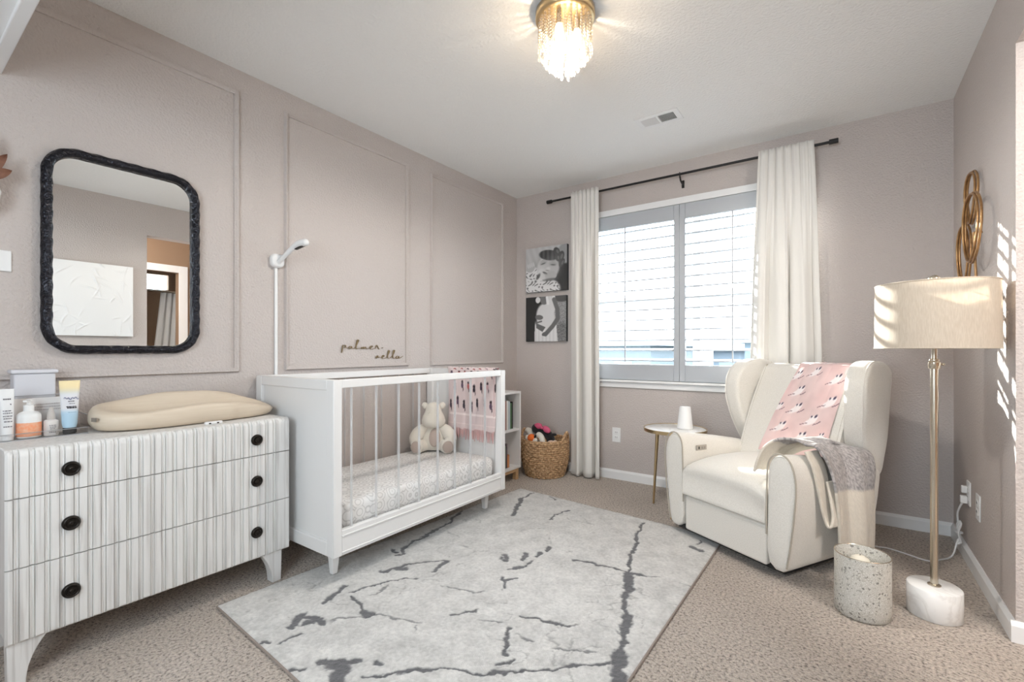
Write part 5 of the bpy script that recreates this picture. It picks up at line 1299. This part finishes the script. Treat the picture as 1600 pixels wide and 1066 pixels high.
# knitted throw over the near arm
t = thing('knit_throw', 'cream and heather-grey knitted throw draped over the armchair arm', 'throw blanket', tuple(loc2w((0.36, 0.3, 0.5))), CR)
rows = [(0.196, 0.474, -0.015, 0.20), (0.205, 0.530, 0.00, 0.23), (0.222, 0.592, 0.03, 0.33), (0.262, 0.636, 0.075, 0.45), (0.330, 0.643, 0.105, 0.525), (0.388, 0.602, 0.125, 0.530), (0.424, 0.510, 0.150, 0.505), (0.436, 0.395, 0.172, 0.478), (0.436, 0.25, 0.198, 0.498), (0.430, 0.095, 0.218, 0.515)]
A3 = catmull([(a, z, 0) for a, z, _, _ in rows], 10); W3 = catmull([(f, b, 0) for _, _, f, b in rows], 10); nr = len(A3)
NK = 70
def throw(u, v):
    i = v*(nr-1); k = min(int(i), nr-2); f = i - k
    A_ = A3[k].lerp(A3[k+1], f); W_ = W3[k].lerp(W3[k+1], f)
    w_ = W_.x + (W_.y - W_.x)*u
    a, z = A_.x, A_.y
    topk = math.exp(-((v - 0.42)/0.22)**2)
    z -= 0.070*topk*u + 0.010*topk*(1 - math.sin(PI*min(1, u*1.0)))
    bul = 0.010*math.sin(u*7.5 + v*3.0)*(0.4 + v) + 0.006*math.sin(u*17 + v*5)
    if v > 0.5: a += bul + 0.012*math.exp(-(u/0.12)**2)
    else: z += 0.008*math.sin(u*8 + v*9) + 0.004*math.sin(u*19)
    return tuple(loc2w((a, w_, z)))
NV_ = 130
m = MB().grid(throw, NK, NV_); o = m.build('throw_body', M['knit'], t, fix=False, angle=180, solid=0.011)
U, V = np.meshgrid(np.linspace(0, 1, NK), np.linspace(0, 1, NV_)); U, V = U.ravel(), V.ravel()
cream, gr = np.array([0.70, 0.64, 0.55]), np.array([0.36, 0.335, 0.33])
gk = smoothstep(0.300, 0.318, V + 0.05*(0.5-U))*(1 - smoothstep(0.748, 0.762, V - 0.02*U))
hea = RNG.rand(len(U))
cc = cream[None]*(0.94 + 0.12*hea[:, None]); grn = gr[None]*(0.55 + 0.95*hea[:, None])
cc = cc*(1 - gk[:, None]) + grn*gk[:, None]
rib = ((V > 0.76)*(U < 0.42)).astype(float)*(0.5 + 0.5*np.sin(U*120)); cc = cc*(1 - 0.16*rib[:, None])
colors(o, cc)
# the folded-back edge that hangs in a loop in front of it
P = catmull([(0.366, 0, 0.588), (0.394, 0, 0.520), (0.403, 0, 0.42), (0.410, 0, 0.325), (0.424, 0, 0.275), (0.440, 0, 0.272), (0.440, 0, 0.325), (0.428, 0, 0.40), (0.416, 0, 0.46)], 8)
L_ = len(P)
def loop(u, v):
    i = v*(L_-1); k = min(int(i), L_-2); p = P[k].lerp(P[k+1], i - k)
    w0 = 0.092 + 0.055*min(1, max(0, (0.56 - p.z)/0.26)); w1 = w0 + 0.085
    o_ = max(0, min(1, (v - 0.58)/0.15)); w0 += (0.163 - w0)*o_; w1 += (0.235 - w1)*o_
    return tuple(loc2w((p.x, w0 + (w1 - w0)*u, p.z)))
o = MB().grid(loop, 14, 50).build('folded_edge', M['knit'], t, fix=False, angle=180, solid=0.010)
hea = RNG.rand(700); colors(o, cream[None]*(0.94 + 0.12*hea[:, None]))

# ================================================================== SIDE TABLE, DIFFUSER
TX, TY, TZ = -0.888, 3.062, 0.532
t = thing('side_table', 'round white-topped side table on slim brass legs behind the armchair', 'side table', (TX, TY, 0))
MB().lathe([(0.187, -0.012), (0.189, -0.002), (0.187, 0.0), (0.001, 0.0)], (TX, TY, TZ), 64, True, False).build('table_top', M['marble'], t, angle=50)
MB().lathe([(0.1892, -0.018), (0.194, -0.018), (0.194, 0.003), (0.1892, 0.003), (0.1892, -0.018)], (TX, TY, TZ), 64, False, False).build('rim', M['brass'], t, angle=50)
for k in range(3):
    a = math.atan2(3.120 - TY, -1.043 - TX) + 2*PI*k/3; c_, s_ = math.cos(a), math.sin(a)
    MB().rod((TX + 0.135*c_, TY + 0.135*s_, TZ - 0.012), (TX + 0.170*c_, TY + 0.170*s_, 0.0), 0.0125, 0.0065, 18).build('leg', M['brass'], t)
MB().lathe([(0.155, -0.016), (0.155, -0.012)], (TX, TY, TZ), 40).build('under_plate', M['brass'], t)
t = thing('diffuser', 'white tapered aroma diffuser standing on the round side table', 'diffuser', (-0.826, 3.07, TZ))
MB().lathe([(0.043, 0.001), (0.0475, 0.006), (0.0475, 0.012), (0.034, 0.138), (0.031, 0.143), (0.010, 0.144), (0.009, 0.141), (0.001, 0.141)], (-0.826, 3.07, TZ), 40).build('shell', M['plastic'], t, angle=50)
MB().lathe([(0.0478, 0.012), (0.0474, 0.0135)], (-0.826, 3.07, TZ), 40, False, False).build('seam_band', M['plastic'], t)

# ================================================================== CAPIZ CANDLE HOLDER
HX_, HY_ = 0.060, 2.300
t = thing('candle_holder', 'tall capiz-chip glass hurricane candle holder on the carpet in front of the armchair', 'candle holder', (HX_, HY_, 0))
MB().lathe([(0.001, 0.002), (0.085, 0.002), (0.0915, 0.008), (0.0925, 0.060), (0.0915, 0.150), (0.0920, 0.236), (0.0895, 0.237), (0.0880, 0.232), (0.0875, 0.15), (0.0885, 0.06), (0.085, 0.014), (0.001, 0.012)], (HX_, HY_, 0), 64, True, True).build('glass_cylinder', M['mosaic'], t, angle=60)
MB().tube([(HX_ + 0.0908*math.cos(2*PI*j/64), HY_ + 0.0908*math.sin(2*PI*j/64), 0.2365) for j in range(64)], 0.0018, 6, closed=True).build('rim', M['nickel'], t)
t = thing('pillar_candle', 'cream pillar candle inside the capiz-chip holder', 'candle', (HX_ + 0.005, HY_ + 0.03, 0.0145))
wax = mat('candle_wax', (0.82, 0.77, 0.66), 0.5)
MB().lathe([(0.034, 0), (0.036, 0.004), (0.036, 0.170), (0.030, 0.190), (0.016, 0.199), (0.001, 0.201)], (HX_ - 0.006, HY_ + 0.030, 0.0145), 36).build('wax', wax, t, angle=60)
MB().rod((HX_ - 0.006, HY_ + 0.030, 0.215), (HX_ - 0.005, HY_ + 0.030, 0.221), 0.0012, n=8).build('wick', M['darkbase'], t)
t = thing('pillar_candle', 'second, lower cream candle behind it inside the capiz-chip holder', 'candle', (HX_ + 0.05, HY_ + 0.03, 0.0145))
MB().lathe([(0.015, 0), (0.0165, 0.004), (0.0165, 0.165), (0.012, 0.180), (0.001, 0.184)], (HX_ + 0.049, HY_ + 0.034, 0.0145), 30).build('wax', wax, t, angle=60)

# ================================================================== FLOOR LAMP
LX, LY = 0.290, 2.450
t = thing('floor_lamp', 'brass floor lamp with linen drum shade and round white marble base', 'floor lamp', (LX, LY, 0))
MB().lathe([(0.001, 0.0), (0.081, 0.0), (0.0845, 0.003), (0.0845, 0.112), (0.0815, 0.1155), (0.001, 0.1155)], (LX, LY, 0), 64).build('base', M['marble'], t, angle=50)
MB().lathe([(0.021, 0.1155), (0.021, 0.119), (0.015, 0.123), (0.0125, 0.123), (0.0125, 0.985), (0.001, 0.985)], (LX, LY, 0), 28).lathe([(0.0132, 0.425), (0.0132, 0.428)], (LX, LY, 0), 28).build('pole', M['nickel'], t, angle=40)
MB().lathe([(0.0175, 0.965), (0.0195, 0.968), (0.0195, 0.990), (0.015, 0.994), (0.0165, 0.998), (0.015, 1.003), (0.009, 1.005), (0.009, 1.070), (0.012, 1.075), (0.012, 1.11), (0.001, 1.112)], (LX, LY, 0), 28).rod((LX, LY, 0.982), (LX + 0.026, LY + 0.012, 0.982), 0.003).ball((LX + 0.028, LY + 0.013, 0.982), 0.006).build('socket_collar', M['nickel'], t, angle=40)
sh0, sh1, sr = 1.045, 1.298, 0.187
s_ = MB().lathe([(sr, sh0), (sr - 0.003, sh1), (sr - 0.005, sh1), (sr - 0.002, sh0), (sr, sh0)], (LX, LY, 0), 96, False, False).build('lamp_shade', M['shade'], t, angle=60)
for z, r_ in ((sh0 + 0.001, sr), (sh1 - 0.001, sr - 0.003)):
    MB().tube([(LX + r_*math.cos(2*PI*j/80), LY + r_*math.sin(2*PI*j/80), z) for j in range(80)], 0.0024, 6, closed=True).build('shade_trim', M['shade'], s_)
m = MB()
for k in range(3):
    a = 2*PI*k/3 + 0.4; m.tube([(LX + 0.006*math.cos(a), LY + 0.006*math.sin(a), 1.282), (LX + (sr-0.006)*math.cos(a), LY + (sr-0.006)*math.sin(a), sh1 - 0.012)], 0.0018, 6)
m.tube([(LX, LY, 1.11), (LX + 0.05, LY, 1.14), (LX + 0.052, LY, 1.22), (LX, LY, 1.282)], 0.0018, 6).tube([(LX, LY, 1.11), (LX - 0.05, LY, 1.14), (LX - 0.052, LY, 1.22), (LX, LY, 1.282)], 0.0018, 6)
m.build('harp', M['nickel'], s_)
MB().lathe([(0.006, 1.108), (0.018, 1.13), (0.030, 1.165), (0.027, 1.19), (0.012, 1.207), (0.001, 1.21)], (LX, LY, 0), 24).build('light_bulb', M['plastic'], t)
MB().lathe([(0.012, 1.280), (0.012, 1.286), (0.004, 1.290), (0.005, 1.296), (0.017, 1.305), (0.021, 1.315), (0.017, 1.325), (0.006, 1.332), (0.001, 1.333)], (LX, LY, 0), 28).build('finial', M['nickel'], t, angle=60)

t = thing('power_cable', 'white power cord running along the carpet to the corner outlet', 'cord', (0.33, 3.07, 0))
P = catmull([(0.02, 3.13, 0.005), (0.132, 3.107, 0.005), (0.19, 3.112, 0.005), (0.25, 3.085, 0.005), (0.337, 3.040, 0.005), (0.39, 3.09, 0.006), (0.44, 3.16, 0.012), (0.462, 3.19, 0.075)], 8)
MB().tube(P, 0.0036, 8).build('cable', M['plastic'], t)
m = MB()
for k in range(4):
    a = 0.012*(k - 1.5)
    m.tube([(0.470 + 0.006*math.sin(i*0.7 + k), 3.190 + a*math.sin(2*PI*i/30)*1.2 + 0.010*math.cos(2*PI*i/30)*(1 if k % 2 else -1), 0.128 + 0.056*math.cos(2*PI*i/30 + k*0.15)) for i in range(30)], 0.0034, 7, closed=True)
m.tube([(0.470 + 0.012*math.cos(2*PI*j/20), 3.190 + 0.014*math.sin(2*PI*j/20), 0.128) for j in range(20)], 0.004, 7, closed=True)
m.build('tied_coil', M['plastic'], t)
MB().tube(catmull([(0.466, 3.190, 0.180), (0.463, 3.180, 0.225), (0.468, 3.155, 0.265), (0.476, 3.141, 0.292)], 6), 0.0042, 8).build('cable', M['plastic'], t)
MB().box((0.466, 3.125, 0.290), (0.4915, 3.153, 0.325)).box((0.470, 3.127, 0.340), (0.4915, 3.151, 0.374)).build('plug', M['plastic'], t, bevel=0.004, seg=3)

# ================================================================== CAMERA AND LIGHT
cam = bpy.data.cameras.new('camera'); co = bpy.data.objects.new('camera', cam); COL.objects.link(co)
cam.sensor_width = 36.0; cam.lens = 36.0*727.6/1600; cam.shift_y = 13.5/1600; cam.clip_start = 0.02
co.location = (0, 0, EYE); co.rotation_euler = (PI/2, 0, math.atan2(518, 727.6)); SC.camera = co

W = bpy.data.worlds.new('sky'); SC.world = W; W.use_nodes = True
bg = W.node_tree.nodes['Background']; bg.inputs[0].default_value = (0.83, 0.915, 1.0, 1); bg.inputs[1].default_value = SKY
sun = bpy.data.lights.new('sun', 'SUN'); sun.energy = SUN; sun.angle = math.radians(0.55); sun.color = (1.0, 0.95, 0.88)
so = bpy.data.objects.new('sun', sun); COL.objects.link(so)
so.rotation_euler = Vector((1.2, -1.0, -0.50)).to_track_quat('-Z', 'Y').to_euler()
def portal(name, loc, rot, sx, sy):
    l = bpy.data.lights.new(name, 'AREA'); l.shape = 'RECTANGLE'; l.size = sx; l.size_y = sy; l.cycles.is_portal = True
    o = bpy.data.objects.new(name, l); COL.objects.link(o); o.location = loc; o.rotation_euler = rot
portal('window_portal', ((WX0+WX1)/2, YB + 0.12, (WZ0+WZ1)/2), (-PI/2, 0, 0), WX1-WX0, WZ1-WZ0)
portal('side_fill_portal', (XR + 0.10, (SY0+SY1)/2, (SZ0+SZ1)/2), (PI/2, 0, PI/2), SY1-SY0, SZ1-SZ0)  # sampling portal of the added side window
portal('rear_fill_portal', ((RX0+RX1)/2, -0.97, (RZ0+RZ1)/2), (PI/2, 0, 0), RX1-RX0, RZ1-RZ0)  # sampling portal of the added rear window
pl = bpy.data.lights.new('hall_fill_light', 'POINT'); pl.energy = HALL; pl.color = (1, 0.97, 0.93); pl.shadow_soft_size = 0.22  # added unseen source, fills the armchair side through the wall opening
po = bpy.data.objects.new('hall_fill_light', pl); COL.objects.link(po); po.location = (1.25, 1.05, ZC - 0.40)
pl = bpy.data.lights.new('ceiling_lamp', 'SPOT'); pl.energy = LAMP; pl.color = (1, 0.99, 0.98); pl.shadow_soft_size = 0.08; pl.spot_size = math.radians(176); pl.spot_blend = 0.35
po = bpy.data.objects.new('ceiling_lamp', pl); COL.objects.link(po); po.location = (CLX, CLY, ZC - 0.17)
pl = bpy.data.lights.new('ceiling_glow', 'POINT'); pl.energy = 7; pl.color = (1, 0.84, 0.64); pl.shadow_soft_size = 0.02
po = bpy.data.objects.new('ceiling_glow', pl); COL.objects.link(po); po.location = (CLX, CLY, ZC - 0.20)

vs = SC.view_settings; vs.view_transform = 'Standard'; vs.look = 'None'; vs.gamma = 1.0; vs.exposure = EXPO; vs.use_curve_mapping = False
SC.cycles.use_denoising = True
SC.cycles.max_bounces = 10; SC.cycles.diffuse_bounces = 6; SC.cycles.glossy_bounces = 4; SC.cycles.transparent_max_bounces = 32; SC.cycles.transmission_bounces = 6
SC.cycles.sample_clamp_indirect = 8.0; SC.cycles.caustics_reflective = False; SC.cycles.caustics_refractive = False
